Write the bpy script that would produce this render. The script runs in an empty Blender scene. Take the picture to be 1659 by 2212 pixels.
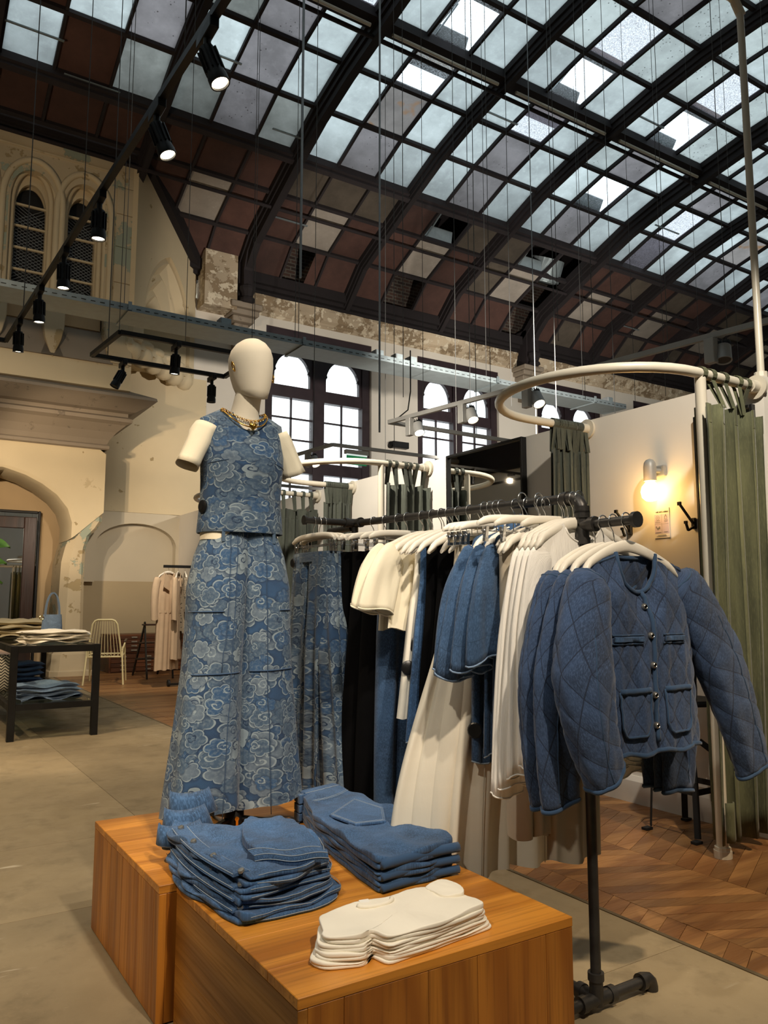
import bpy, bmesh, math, random
import numpy as np
from mathutils import Vector, Matrix, Euler
R=math.radians; PI=math.pi
sc=bpy.context.scene; COL=sc.collection
# ---------------------------------------------------------------- camera, sky, exposure, main lamps
cam=bpy.data.cameras.new('camera'); co=bpy.data.objects.new('camera',cam); COL.objects.link(co)
cam.sensor_fit='VERTICAL'; cam.sensor_height=36; cam.lens=1690/2212*36; cam.clip_start=.05; cam.clip_end=200
co.location=(0,0,1.2); co.rotation_euler=(R(90+6.7),0,R(-32.6)); sc.camera=co
sc.view_settings.view_transform='Standard'; sc.view_settings.look='None'; sc.view_settings.gamma=1
sc.view_settings.use_curve_mapping=False; sc.view_settings.exposure=0.0
sc.cycles.caustics_reflective=False; sc.cycles.caustics_refractive=False
sc.cycles.max_bounces=7; sc.cycles.diffuse_bounces=4; sc.cycles.transparent_max_bounces=12
sc.cycles.sample_clamp_indirect=4; sc.cycles.use_denoising=True
wd=bpy.data.worlds.new('sky'); sc.world=wd; wd.use_nodes=True
bg=wd.node_tree.nodes['Background']; bg.inputs[0].default_value=(.88,.97,1,1); bg.inputs[1].default_value=2.6
WARM=(1.0,.77,.52); WARM2=(1.0,.85,.67); KEY=(1.0,.90,.76)
def spot(name,loc,aim,watts,col=WARM,ang=50,blend=.6,rad=.05):
    l=bpy.data.lights.new(name,'SPOT'); l.energy=watts; l.color=col; l.spot_size=R(ang); l.spot_blend=blend; l.shadow_soft_size=rad
    o=bpy.data.objects.new(name,l); COL.objects.link(o); o.location=loc
    o.rotation_euler=(Vector(aim)-Vector(loc)).to_track_quat('-Z','Y').to_euler(); return o
# spots without fixtures: the shop's own, plus fills added for window wall and partition
spot('track_or_fill_spot',(.95,.7,3.55),(1.15,2.75,1.5),235,KEY,46)
spot('track_or_fill_spot',(1.05,-.3,3.55),(1.25,2.0,.4),330,WARM2,44)
spot('track_or_fill_spot',(-.9,.9,3.55),(1.75,1.9,1.0),150,KEY,44)
spot('track_or_fill_spot',(-.9,1.6,3.55),(-.2,4.6,0),400,WARM,80)
spot('track_or_fill_spot',(2.6,1.2,3.55),(3.95,3.5,1.3),300,KEY,64)
spot('track_or_fill_spot',(3.0,-.2,3.55),(3.5,2.3,.2),420,WARM,55)
spot('track_or_fill_spot',(-1.2,7.2,3.55),(1.6,14.5,2.6),520,WARM2,50)
spot('track_or_fill_spot',(-.6,6.5,3.55),(1.3,8.4,0),260,WARM,75)
spot('track_or_fill_spot',(-2.0,6.0,3.6),(2.2,13.6,7.2),620,WARM,60)
spot('track_or_fill_spot',(3.0,9.5,3.6),(3.7,13.5,.5),420,WARM2,75)
spot('track_or_fill_spot',(6.5,6.0,3.6),(9.5,15,5.5),1900,(1,.92,.82),85)  # added fill that washes the window wall, no lamp hangs here
spot('track_or_fill_spot',(11,7.0,3.6),(15,15,5.5),1500,(1,.92,.82),85)  # second added fill for the window wall, without a fixture
spot('track_or_fill_spot',(2.2,5.0,3.6),(3.95,6.2,1.6),480,KEY,85)  # added to brighten the partition, no fixture at this spot
spot('track_or_fill_spot',(.6,10.4,3.6),(2.7,14,3.3),460,WARM,50)
# ---------------------------------------------------------------- helpers
def tag(o,label=None,cat=None,group=None,kind=None):
    if label: o['label']=label
    if cat: o['category']=cat
    if group: o['group']=group
    if kind: o['kind']=kind
    return o
def empty(name,loc=(0,0,0),rz=0,label=None,cat=None,group=None,kind=None):
    o=bpy.data.objects.new(name,None); COL.objects.link(o); o.location=loc; o.rotation_euler=(0,0,rz); o.empty_display_size=.05
    return tag(o,label,cat,group,kind)
def copy_tree(o,parent=None):
    c=o.copy(); COL.objects.link(c)
    if parent: c.parent=parent
    for ch in list(o.children): copy_tree(ch,c)
    return c
class MB:
    def __init__(s): s.v=[]; s.f=[]; s.uv=[]
    def add(s,vs,fs,uvs=None):
        b=len(s.v); s.v+= [tuple(p) for p in vs]; s.f+=[tuple(i+b for i in f) for f in fs]
        if uvs is None: uvs=[None]*len(vs)
        s.uv+=list(uvs); return s
    def box(s,c,d,rot=None,taper=1):
        x,y,z=d[0]/2,d[1]/2,d[2]/2; t=taper
        vs=[Vector(p) for p in ((-x,-y,-z),(x,-y,-z),(x,y,-z),(-x,y,-z),(-x*t,-y*t,z),(x*t,-y*t,z),(x*t,y*t,z),(-x*t,y*t,z))]
        if rot is not None:
            m=rot if isinstance(rot,Matrix) else Euler(rot).to_matrix(); vs=[m@p for p in vs]
        vs=[p+Vector(c) for p in vs]
        return s.add(vs,[(3,2,1,0),(4,5,6,7),(0,1,5,4),(1,2,6,5),(2,3,7,6),(3,0,4,7)])
    def bb(s,a,b): return s.box([(a[i]+b[i])/2 for i in range(3)],[abs(b[i]-a[i]) for i in range(3)])
    def bar(s,a,b,w,h,up=(0,0,1)):
        a=Vector(a); b=Vector(b); d=b-a; L=d.length; d.normalize(); u=Vector(up)
        if abs(d.dot(u))>.98: u=Vector((0,1,0))
        r=d.cross(u).normalized(); u=r.cross(d)
        m=Matrix((r,d,u)).transposed(); return s.box((a+b)/2,(w,L,h),m)
    def tube(s,pts,r,n=8,closed=False,cap=True,flat=None):
        P=[Vector(p) for p in pts]; k=len(P); rs=r if hasattr(r,'__len__') else [r]*k
        T=[]
        for i in range(k):
            if closed: t=P[(i+1)%k]-P[i-1]
            else: t=P[min(i+1,k-1)]-P[max(i-1,0)]
            T.append(t.normalized())
        u=Vector((0,0,1)) if abs(T[0].z)<.9 else Vector((0,1,0))
        u=(u-T[0]*u.dot(T[0])).normalized(); vs=[]
        for i in range(k):
            u=(u-T[i]*u.dot(T[i]));  u=u.normalized() if u.length>1e-6 else Vector((1,0,0)); w=T[i].cross(u)
            for j in range(n):
                a=2*PI*j/n; vs.append(P[i]+u*(math.cos(a)*rs[i])+w*(math.sin(a)*rs[i]*(flat or 1)))
        fs=[]
        for i in range(k if closed else k-1):
            for j in range(n):
                a=i*n+j; b=i*n+(j+1)%n; c=((i+1)%k)*n+(j+1)%n; d=((i+1)%k)*n+j; fs.append((a,b,c,d))
        if cap and not closed: fs+=[tuple(range(n))[::-1],tuple(range((k-1)*n,k*n))]
        return s.add(vs,fs)
    def cyl(s,a,b,r,n=12,r2=None): return s.tube([a,b],[r,r if r2 is None else r2],n)
    def lathe(s,prof,c=(0,0,0),n=16,m=None,cap=True):
        vs=[]; 
        for (r,z) in prof:
            for j in range(n):
                a=2*PI*j/n; p=Vector((r*math.cos(a),r*math.sin(a),z)); vs.append((m@p if m is not None else p)+Vector(c))
        fs=[]
        for i in range(len(prof)-1):
            for j in range(n): fs.append((i*n+j,i*n+(j+1)%n,(i+1)*n+(j+1)%n,(i+1)*n+j))
        if cap: fs+=[tuple(range(n))[::-1],tuple(range((len(prof)-1)*n,len(prof)*n))]
        return s.add(vs,fs)
    def prism(s,poly,h0,h1,f):
        n=len(poly); vs=[f(x,y,h0) for x,y in poly]+[f(x,y,h1) for x,y in poly]
        fs=[tuple(range(n))[::-1],tuple(range(n,2*n))]+[(i,(i+1)%n,n+(i+1)%n,n+i) for i in range(n)]
        return s.add(vs,fs)
    def ring(s,outer,inner,h0,h1,f,closed=True):
        n=len(outer); vs=[]
        for h in (h0,h1):
            vs+=[f(x,y,h) for x,y in outer]+[f(x,y,h) for x,y in inner]
        fs=[]
        for i in range(n if closed else n-1):
            j=(i+1)%n
            fs+=[(i,j,n+j,n+i),(2*n+i,3*n+i,3*n+j,2*n+j),(i,2*n+i,2*n+j,j),(n+i,n+j,3*n+j,3*n+i)]
        if not closed: fs+=[(0,n,3*n,2*n),(n-1,2*n-1+0,4*n-1,3*n-1)] 
        return s.add(vs,fs)
    def loft(s,rings,closed=True,cap0=False,cap1=False,uvs=None):
        n=len(rings[0]); vs=[p for r in rings for p in r]; fs=[]
        for i in range(len(rings)-1):
            for j in range(n if closed else n-1):
                k=(j+1)%n; fs.append((i*n+j,i*n+k,(i+1)*n+k,(i+1)*n+j))
        if cap0: fs.append(tuple(range(n))[::-1])
        if cap1: fs.append(tuple(range((len(rings)-1)*n,len(rings)*n)))
        return s.add(vs,fs,uvs)
    def grid(s,fn,nu,nv,uv=None):
        vs=[];us=[]
        for i in range(nu+1):
            for j in range(nv+1):
                u,v=i/nu,j/nv; vs.append(fn(u,v)); us.append(uv(u,v) if uv else (u,v))
        w=nv+1
        fs=[(i*w+j,(i+1)*w+j,(i+1)*w+j+1,i*w+j+1) for i in range(nu) for j in range(nv)]
        return s.add(vs,fs,us)
    def build(s,name,mat,parent=None,loc=None,smooth=None,bevel=0,solid=0,sub=0,label=None,cat=None,group=None,kind=None,seg=1):
        me=bpy.data.meshes.new(name); off=Vector((0,0,0))
        if parent is not None:
            off=Vector(OFF.get(parent.name,(0,0,0)))
        elif loc is not None: off=Vector(loc)
        vs=[(p[0]-off.x,p[1]-off.y,p[2]-off.z) for p in s.v] if off.length>0 else s.v
        me.from_pydata(vs,[],s.f)
        bm=bmesh.new(); bm.from_mesh(me)
        bmesh.ops.recalc_face_normals(bm,faces=bm.faces); bm.to_mesh(me); bm.free()
        if any(u is not None for u in s.uv):
            ul=me.uv_layers.new(name='UVMap'); idx=np.zeros(len(me.loops),dtype=np.int32); me.loops.foreach_get('vertex_index',idx)
            ua=np.array([u if u is not None else (0,0) for u in s.uv],dtype=np.float32); ul.data.foreach_set('uv',ua[idx].ravel())
        o=bpy.data.objects.new(name,me); COL.objects.link(o)
        if mat is not None: me.materials.append(mat)
        if parent is not None: o.parent=parent; OFF[o.name]=tuple(off)
        elif loc is not None: o.location=loc; OFF[o.name]=tuple(off)
        if smooth is not None:
            me.shade_smooth() if smooth>=180 else me.set_sharp_from_angle(angle=R(smooth)) if False else None
            for p in me.polygons: p.use_smooth=True
            if smooth<180: me.set_sharp_from_angle(angle=R(smooth))
        if solid: 
            m=o.modifiers.new('solid','SOLIDIFY'); m.thickness=solid; m.offset=0
        if sub:
            m=o.modifiers.new('sub','SUBSURF'); m.levels=m.render_levels=sub
        if bevel:
            m=o.modifiers.new('bevel','BEVEL'); m.width=bevel; m.segments=seg; m.limit_method='ANGLE'
        return tag(o,label,cat,group,kind)
OFF={}
def thing(name,loc,label,cat,group=None,rz=0):
    o=empty(name,loc,rz,label,cat,group); OFF[o.name]=tuple(loc) if rz==0 else (0,0,0)
    if rz!=0: OFF[o.name]=(0,0,0)
    return o
def local(name,loc,label,cat,group=None,rz=0):
    o=empty(name,loc,rz,label,cat,group); OFF[o.name]=(0,0,0); return o
def struct(name,loc=(0,0,0)):
    o=empty(name,loc,kind='structure'); OFF[o.name]=tuple(loc); return o
def share(o,parent,name=None,loc=None,rot=None,mat=None):
    c=bpy.data.objects.new(name or o.name.split('.')[0],o.data); COL.objects.link(c)
    if parent: c.parent=parent
    if loc is not None: c.location=loc
    if rot is not None: c.rotation_euler=rot
    if mat is not None:
        c.material_slots[0].link='OBJECT'; c.material_slots[0].material=mat
    return c
def lerp(a,b,t): return a+(b-a)*t
def ip(t,xs,ys): return float(np.interp(t,xs,ys))
def sm(t): t=max(0,min(1,t)); return t*t*(3-2*t)
def arc(cx,cy,r,a0,a1,n,ry=None): return [(cx+r*math.cos(R(lerp(a0,a1,i/n))),cy+(ry or r)*math.sin(R(lerp(a0,a1,i/n)))) for i in range(n+1)]
XZ=lambda Y:(lambda x,z,h:(x,Y+h,z))
# ---------------------------------------------------------------- materials
class T:
    def __init__(s,name,coord='Object'):
        s.m=bpy.data.materials.new(name); s.m.use_nodes=True; s.t=s.m.node_tree; s.b=s.t.nodes['Principled BSDF']; s.o=s.t.nodes['Material Output']
        tc=s.t.nodes.new('ShaderNodeTexCoord'); s.co=tc.outputs[coord]; s.tc=tc
    def n(s,typ,ins=None,out=0,**pr):
        k=s.t.nodes.new('ShaderNode'+typ)
        for a,b in pr.items(): setattr(k,a,b)
        for a,b in (ins or {}).items(): s.put(k.inputs[a],b)
        return k.outputs[out]
    def put(s,sock,v):
        if isinstance(v,bpy.types.NodeSocket): s.t.links.new(v,sock)
        else:
            if isinstance(v,(tuple,list)) and sock.type=='RGBA' and len(v)==3: v=(*v,1)
            sock.default_value=v
    def M(s,op,a,b=0.,c=0.,clamp=False): return s.n('Math',{0:a,1:b,2:c},operation=op,use_clamp=clamp)
    def V(s,op,a,b=(0,0,0),out=0): return s.n('VectorMath',{0:a,1:b},out=out,operation=op)
    def mix(s,f,a,b,bl='MIX'): return s.n('Mix',{0:f,6:a,7:b},out=2,data_type='RGBA',blend_type=bl)
    def ramp(s,f,stops,interp='LINEAR'):
        k=s.t.nodes.new('ShaderNodeValToRGB'); s.put(k.inputs[0],f); e=k.color_ramp.elements; k.color_ramp.interpolation=interp
        while len(e)<len(stops): e.new(.5)
        for i,(p,c) in enumerate(stops): e[i].position=p; e[i].color=(*c,1) if len(c)==3 else c
        return k.outputs[0]
    def noise(s,scale,detail=4,rough=.55,vec=None,stretch=None,dist=0,out=0,dim='3D'):
        v=vec if vec is not None else s.co
        if stretch: v=s.V('MULTIPLY',v,stretch)
        return s.n('TexNoise',{'Vector':v,'Scale':scale,'Detail':detail,'Roughness':rough,'Distortion':dist},out=out,noise_dimensions=dim)
    def mr(s,v,a,b,c=0.,d=1.): return s.n('MapRange',{0:v,1:a,2:b,3:c,4:d},clamp=True)
    def bump(s,h,st=.3,dist=.01,prev=None):
        i={'Height':h,'Strength':st,'Distance':dist}
        if prev is not None: i['Normal']=prev
        return s.n('Bump',i)
    def rnd(s): return s.n('ObjectInfo',out=5)
    def fin(s,col=None,rough=None,nor=None,metal=None,**kw):
        for k,v in (('Base Color',col),('Roughness',rough),('Normal',nor),('Metallic',metal)):
            if v is not None: s.put(s.b.inputs[k],v)
        for k,v in kw.items(): s.put(s.b.inputs[k.replace('_',' ')],v)
        return s.m
def C(h): # sRGB hex to linear
    h=h.lstrip('#'); return tuple(((int(h[i:i+2],16)/255)/12.92 if int(h[i:i+2],16)/255<=.04045 else ((int(h[i:i+2],16)/255+.055)/1.055)**2.4) for i in (0,2,4))
def plain(name,col,rough=.6,metal=0,var=.12,scale=6,bump=.05,bs=60,coat=0):
    t=T(name); a=t.noise(scale); c=t.mix(t.mr(a,.3,.7),[x*(1-var) for x in col],[min(1,x*(1+var)) for x in col])
    nb=t.bump(t.noise(bs,3),bump,.004)
    return t.fin(c,t.mr(a,.2,.8,max(.03,rough-.08),min(1,rough+.08)),nb,metal,Coat_Weight=coat)
def emit(name,col,st):
    t=T(name); t.fin((0,0,0),.5); t.put(t.b.inputs['Emission Color'],col); t.put(t.b.inputs['Emission Strength'],st); return t.m
def glassy(name,tint=(1,1,1),refl=.12,rough=.02):
    t=T(name); tr=t.n('BsdfTransparent',{0:tint}); gl=t.n('BsdfGlossy',{0:(1,1,1),'Roughness':rough})
    fr=t.n('LayerWeight',{0:.35},out=0); f=t.mr(fr,0,1,refl*.4,min(1,refl*4))
    sh=t.n('MixShader',{0:f,1:tr,2:gl}); t.t.links.new(sh,t.o.inputs[0]); return t.m
def pane_mat(name,col,spec=0,streak=.3,mott=.25,clear=0,rust=0):
    t=T(name); g=t.n('NewGeometry'); t.co=g; rr=t.n('ObjectInfo',out=5)
    a=t.noise(1.6,5,.6,stretch=(1,1,1)); b=t.noise(9,4,.6)
    c=t.mix(t.mr(a,.35,.68),[x*(1-mott) for x in col],[min(1,x*(1+mott*.6)) for x in col])
    c=t.mix(t.M('MULTIPLY',t.mr(b,.52,.75),streak),c,[min(1,x*1.5) for x in col])
    vr=t.mr(rr,0,1,.80,1.15); c=t.mix(1.,c,t.n('CombineColor',{0:vr,1:vr,2:vr}),'MULTIPLY')
    if rust: c=t.mix(t.mr(t.noise(2.2,3),.62,.72),c,C('#7d5c3c'))
    if spec:
        w=t.n('TexVoronoi',{'Vector':t.co,'Scale':14,'Randomness':1},feature='F1')
        k=t.M('MULTIPLY',t.M('LESS_THAN',w,.17),t.M('GREATER_THAN',t.noise(3.1,2),.62-.12*spec)); c=t.mix(k,c,[x*.25 for x in col])
    tl=t.n('BsdfTranslucent',{0:c}); df=t.n('BsdfDiffuse',{0:(.22,.22,.21)}); sh=t.n('MixShader',{0:.25,1:tl,2:df})
    if clear:
        k=t.mr(t.noise(45,3),.35,.65,clear*.35,clear); tr=t.n('BsdfTransparent',{0:(.9,.95,1)}); sh=t.n('MixShader',{0:k,1:sh,2:tr})
    t.t.links.new(sh,t.o.inputs[0]); return t.m
def board_mat(name,col,var=.35):
    t=T(name); t.co=t.n('NewGeometry'); a=t.noise(1.3,5,.65); b=t.noise(13,4); rr=t.mr(t.rnd(),0,1,.75,1.2)
    c=t.mix(t.mr(a,.3,.7),[x*(1-var) for x in col],[x*(1+var) for x in col]); c=t.mix(t.mr(b,.6,.8,0,.35),c,[x*1.7 for x in col])
    c=t.mix(1.,c,t.n('CombineColor',{0:rr,1:rr,2:rr}),'MULTIPLY'); return t.fin(c,.85,t.bump(b,.2,.01))
def plaster(name,base,peel,under,amt=.5,scale=1.2,bump=.4,stain=.25):
    t=T(name); t.co=t.n('NewGeometry'); a=t.noise(.6,4); n1=t.noise(scale,7,.68); n2=t.noise(scale*2.7,6,.62)
    c=t.mix(t.mr(a,.3,.7),[x*(1-stain) for x in base],[min(1,x*(1+stain*.4)) for x in base])
    th=.72-.16*amt
    m1=t.mr(n1,th,th+.015); m2=t.mr(n2,th+.03,th+.045)
    c=t.mix(t.M('MULTIPLY',m1,.85),c,peel); c=t.mix(t.M('MULTIPLY',m2,.8),c,under)
    h=t.M('SUBTRACT',t.M('MULTIPLY',t.noise(28,4),.25),t.M('ADD',m1,m2)); return t.fin(c,.85,t.bump(h,bump,.008))
def wood(name,c1,c2,scale=1.,axis=2,rough=.45,ring=7,obj=True,coat=0,dark=.5,rvar=.35):
    t=T(name); rr=t.n('ObjectInfo',out=5); off=t.n('CombineXYZ',{0:t.M('MULTIPLY',rr,17.),1:t.M('MULTIPLY',rr,31.),2:t.M('MULTIPLY',rr,53.)})
    p=t.V('ADD',t.co,off); st=[1.,1.,1.]; st[axis]=.09
    q=t.V('MULTIPLY',p,tuple(x*scale for x in st))
    n1=t.noise(2.2,3,.5,vec=q,dist=.6); rg=t.M('FRACT',t.M('MULTIPLY',n1,ring*1.)); rg=t.M('ABSOLUTE',t.M('SUBTRACT',rg,.5))
    st2=[1.,1.,1.]; st2[axis]=.03
    fine=t.noise(95,3,.6,vec=t.V('MULTIPLY',p,tuple(x*scale for x in st2)))
    c=t.mix(t.mr(rg,.05,.45),c2,c1); c=t.mix(t.mr(fine,.5,.72,0,dark),c,[x*.45 for x in c2])
    kn=t.noise(1.7,2,vec=q); c=t.mix(t.mr(kn,.66,.76,0,.5),c,[x*.5 for x in c2])
    v=t.mr(rr,0,1,1-rvar,1+rvar*.6); c=t.mix(1.,c,t.n('CombineColor',{0:v,1:v,2:v}),'MULTIPLY')
    return t.fin(c,t.mr(fine,.3,.7,rough-.08,rough+.12),t.bump(t.M('ADD',rg,fine),.08,.002),Coat_Weight=coat,Coat_Roughness=.25)
def denim(name,col,fade=.45,streak=.5,dark=.5):
    t=T(name,'UV'); a=t.noise(7,4,.6); b=t.noise(330,2,.7,stretch=(1,.33,1)); c2=t.noise(1100,1,.5)
    tw=t.n('TexWave',{'Vector':t.co,'Scale':330,'Distortion':1.5,'Detail':1},wave_type='BANDS',bands_direction='DIAGONAL')
    pale=[min(1,x*1.9+.03) for x in col]; dk=[x*dark for x in col]
    c=t.mix(t.mr(a,.36,.6),dk,col); c=t.mix(t.M('MULTIPLY',t.mr(t.noise(16,4,.65),.5,.72),fade),c,pale)
    c=t.mix(t.M('MULTIPLY',t.mr(b,.46,.62),streak),c,pale); c=t.mix(t.M('MULTIPLY',t.mr(c2,.5,.8),.25),c,pale)
    nb=t.bump(tw,.15,.0008); nb=t.bump(t.noise(60,3),.25,.002,nb)
    return t.fin(c,.92,nb,Sheen_Weight=.15)
def fabric(name,col,rib=0,var=.06,rough=.9,sheen=.1,crinkle=.2,trans=0):
    t=T(name,'UV'); a=t.noise(9,4); c=t.mix(t.mr(a,.3,.7),[x*(1-var) for x in col],[min(1,x*(1+var)) for x in col])
    h=t.noise(420,2); nb=t.bump(h,.12,.0008); nb=t.bump(t.noise(30,4,stretch=(2.5,.5,1)),crinkle,.004,nb)
    if rib:
        w=t.n('TexWave',{'Vector':t.co,'Scale':rib,'Distortion':2.5,'Detail':2,'Detail Scale':.6},bands_direction='X'); nb=t.bump(w,.22,.002,nb)
    return t.fin(c,rough,nb,Sheen_Weight=sheen)
def cloudprint(name,dim=1.):
    t=T(name,'UV'); uv=t.V('MULTIPLY',t.co,(1,1.25,0)); wob=t.noise(26,2,.5,out=1); uv=t.V('ADD',uv,t.V('MULTIPLY',t.V('SUBTRACT',wob,(.5,.5,.5)),(.012,.012,0)))
    navy=C('#1d3d62'); blue=C('#2d557f'); slate=C('#465f79'); grey=C('#68798a'); pale=C('#96a6ae'); dk=C('#16304f')
    base=t.mix(t.mr(t.noise(9,3),.35,.65),navy,blue)
    col=base
    for k,(sc_,off,r0,rl) in enumerate(((9.5,(0,0,0),.50,.9),(8.2,(3.3,7.7,0),.47,.85),(7.4,(11.1,2.9,0),.40,.8),(9.0,(5.7,17.3,0),.40,.8),(8.6,(23.7,9.1,0),.37,.75))):
        p=t.V('ADD',t.V('MULTIPLY',uv,(sc_,sc_,0)),off)
        v=t.t.nodes.new('ShaderNodeTexVoronoi'); v.voronoi_dimensions='2D'; v.feature='F1'; t.put(v.inputs['Vector'],p); t.put(v.inputs['Scale'],1.); t.put(v.inputs['Randomness'],rl)
        d=t.V('SUBTRACT',p,v.outputs['Position']); sp=t.t.nodes.new('ShaderNodeSeparateXYZ'); t.put(sp.inputs[0],d)
        rc=t.t.nodes.new('ShaderNodeSeparateColor'); t.put(rc.inputs[0],v.outputs['Color']); r1,r2,r3=rc.outputs[0],rc.outputs[1],rc.outputs[2]
        r=t.V('LENGTH',d,out=1); flip=t.M('SUBTRACT',t.M('MULTIPLY',t.M('GREATER_THAN',r3,.5),2.),1.)
        th=t.M('ARCTAN2',sp.outputs[1],t.M('MULTIPLY',sp.outputs[0],flip))
        lob=t.M('POWER',t.M('ABSOLUTE',t.M('COSINE',t.M('MULTIPLY_ADD',th,2.5,t.M('MULTIPLY',r1,6.)))),.7); lob=t.M('ADD',t.M('MULTIPLY',lob,.30),t.M('MULTIPLY',t.M('COSINE',t.M('ADD',th,t.M('MULTIPLY',r2,6.))),.13))
        rad=t.M('MULTIPLY',t.M('ADD',lob,.72),t.M('MULTIPLY',t.mr(r2,0,1,.72,1.05),r0))
        q=t.M('DIVIDE',r,rad)
        halo=t.mr(q,1.0,1.28,.75,0.); mask=t.M('LESS_THAN',q,1.)
        halo=t.M('MULTIPLY',halo,t.M('GREATER_THAN',q,1.))
        fill=t.ramp(r1,[(0,slate),(.3,blue),(.5,grey),(.72,slate),(.9,pale)],'CONSTANT')
        fill=t.mix(t.mr(q,.0,1.,.0,.45),fill,t.mix(.5,fill,dk)) if k%2 else t.mix(t.mr(q,.2,1.,.4,.0),fill,dk)
        fill=t.mix(t.M('MULTIPLY',t.mr(t.noise(90,3),.45,.7),.35),fill,pale)
        col=t.mix(halo,col,dk); col=t.mix(mask,col,fill)
        edge=t.M('MULTIPLY',t.M('LESS_THAN',t.M('ABSOLUTE',t.M('SUBTRACT',q,.97)),.055),t.M('GREATER_THAN',r2,.35)); col=t.mix(t.M('MULTIPLY',edge,.85),col,pale)
        # curling line: offset spiral that starts at the rim
        d2=t.V('SUBTRACT',d,t.n('CombineXYZ',{0:t.M('MULTIPLY',flip,.13),1:.05,2:0.})); s2=t.t.nodes.new('ShaderNodeSeparateXYZ'); t.put(s2.inputs[0],d2); r2_=t.M('DIVIDE',t.V('LENGTH',d2,out=1),rad); th2=t.M('ARCTAN2',s2.outputs[1],t.M('MULTIPLY',s2.outputs[0],flip))
        spi=t.M('FRACT',t.M('ADD',t.M('MULTIPLY',th2,1/(2*PI)),t.M('MULTIPLY',r2_,2.3)))
        line=t.M('MULTIPLY',t.mr(t.M('ABSOLUTE',t.M('SUBTRACT',spi,.5)),.10,.15,1.,0.),t.M('MULTIPLY',t.M('LESS_THAN',r2_,.58),t.M('LESS_THAN',q,.92)))
        line=t.M('MULTIPLY',line,t.M('GREATER_THAN',t.M('FRACT',t.M('MULTIPLY',r2,7.)),.35))
        col=t.mix(line,col,t.mix(t.M('GREATER_THAN',r1,.62),pale,dk))
    tw=t.noise(600,1); col=t.mix(t.M('MULTIPLY',t.mr(tw,.4,.7),.18),col,grey)
    col=t.mix(1.,col,(dim,dim,dim),'MULTIPLY')
    return t.fin(col,.9,t.bump(tw,.2,.001),Sheen_Weight=.1)
def brickm(name):
    t=T(name); t.co=t.n('NewGeometry'); s=t.t.nodes.new('ShaderNodeSeparateXYZ'); t.put(s.inputs[0],t.co); v=t.n('CombineXYZ',{0:s.outputs[0],1:s.outputs[2],2:0.})
    b=t.n('TexBrick',{'Vector':v,'Color1':C('#2c211c'),'Color2':C('#4a342a'),'Mortar':C('#5a554c'),'Scale':1.,'Mortar Size':.012,'Brick Width':.24,'Row Height':.085})
    return t.fin(b,.9)
def concrete(name):
    t=T(name); rr=t.rnd(); t.co=t.n('NewGeometry'); a=t.noise(.9,6,.6); b=t.noise(5.5,5,.62); f=t.noise(60,4,.7)
    c=t.mix(t.mr(a,.32,.7),C('#7c6e55'),C('#9c8c6e')); c=t.mix(t.mr(b,.52,.72,0,.55),c,C('#63573f')); c=t.mix(t.mr(f,.66,.74,0,.5),c,C('#b5aa94'))
    sc1=t.M('MULTIPLY',t.mr(t.noise(3.2,2,stretch=(1,6,1),dist=1),.70,.72),t.mr(t.noise(2.,2),.5,.55)); c=t.mix(sc1,c,C('#aea38c'))
    v=t.mr(rr,0,1,.84,1.12); c=t.mix(1.,c,t.n('CombineColor',{0:v,1:v,2:v}),'MULTIPLY')
    return t.fin(c,t.mr(b,.3,.7,.42,.68),t.bump(f,.12,.003))
def velvet(name,c1,c2):
    t=T(name); a=t.noise(5,4,stretch=(3,3,.4)); c=t.mix(t.mr(a,.35,.7),c1,c2); f=t.noise(260,2,stretch=(1,1,.12)); c=t.mix(t.mr(f,.5,.75,0,.3),c,[min(1,x*1.7) for x in c2])
    return t.fin(c,.85,t.bump(f,.15,.002),Sheen_Weight=.15,Sheen_Roughness=.4)
m_dark=board_mat('dark_timber',C('#1c1517'),.25); m_darkbar=board_mat('dark_glazing_bar',C('#221c1e'),.25)
m_brownb=board_mat('brown_board',C('#49312a')); m_oliveb=board_mat('olive_grey_board',C('#50483e')); m_greyb=board_mat('pale_plaster_board',C('#958d83'),.2)
m_pale=pane_mat('frosted_pane',(.40,.445,.455)); m_pales=pane_mat('speckled_frosted_pane',(.41,.455,.455),spec=1)
m_dim=pane_mat('dim_frosted_pane',(.17,.18,.172),mott=.35); m_lil=pane_mat('grimy_lilac_pane',(.185,.175,.185),spec=.6,mott=.3,rust=0); m_rust=pane_mat('rust_stained_pane',(.20,.185,.18),rust=1)  # m_dim: frosted pane with weaker daylight painted into its colour
m_clear=pane_mat('clear_roof_glass',(.3,.33,.36),clear=.95); m_spark=pane_mat('rippled_roof_glass',(.15,.14,.17),clear=.45)
m_wall=plaster('white_plaster',C('#cfc8bb'),C('#bdb5a6'),C('#a89f90'),.25,.9,.2,.08)
m_stone=plaster('peeling_stone',C('#c3b292'),C('#8d9a8a'),C('#97835a'),.95,1.1,.6,.22)
m_stone2=plaster('painted_stone',C('#cdbc9a'),C('#b7a582'),C('#8f7a50'),.45,1.2,.4,.12)
m_tan=plaster('tan_plaster',C('#b49b76'),C('#9a835f'),C('#7d684a'),.55,.8,.3,.2)
m_grit=plaster('brown_sandstone',C('#8b7f6f'),C('#7a6f60'),C('#6a6054'),.6,2.,.3,.2)
m_corn=plaster('weathered_cornice',C('#b8a78d'),C('#7d6a50'),C('#d2c6ae'),1.25,2.2,.6,.3)
m_alcw=plaster('alcove_plaster',C('#bfb5a0'),C('#b0a58f'),C('#a3977f'),.2,.8,.15,.1); m_alcb=plaster('alcove_beige',C('#a8987a'),C('#9c8c6e'),C('#8a7b60'),.3,.8,.15,.1)
m_brick=brickm('attic_brick'); m_conc=concrete('worn_concrete')
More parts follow.
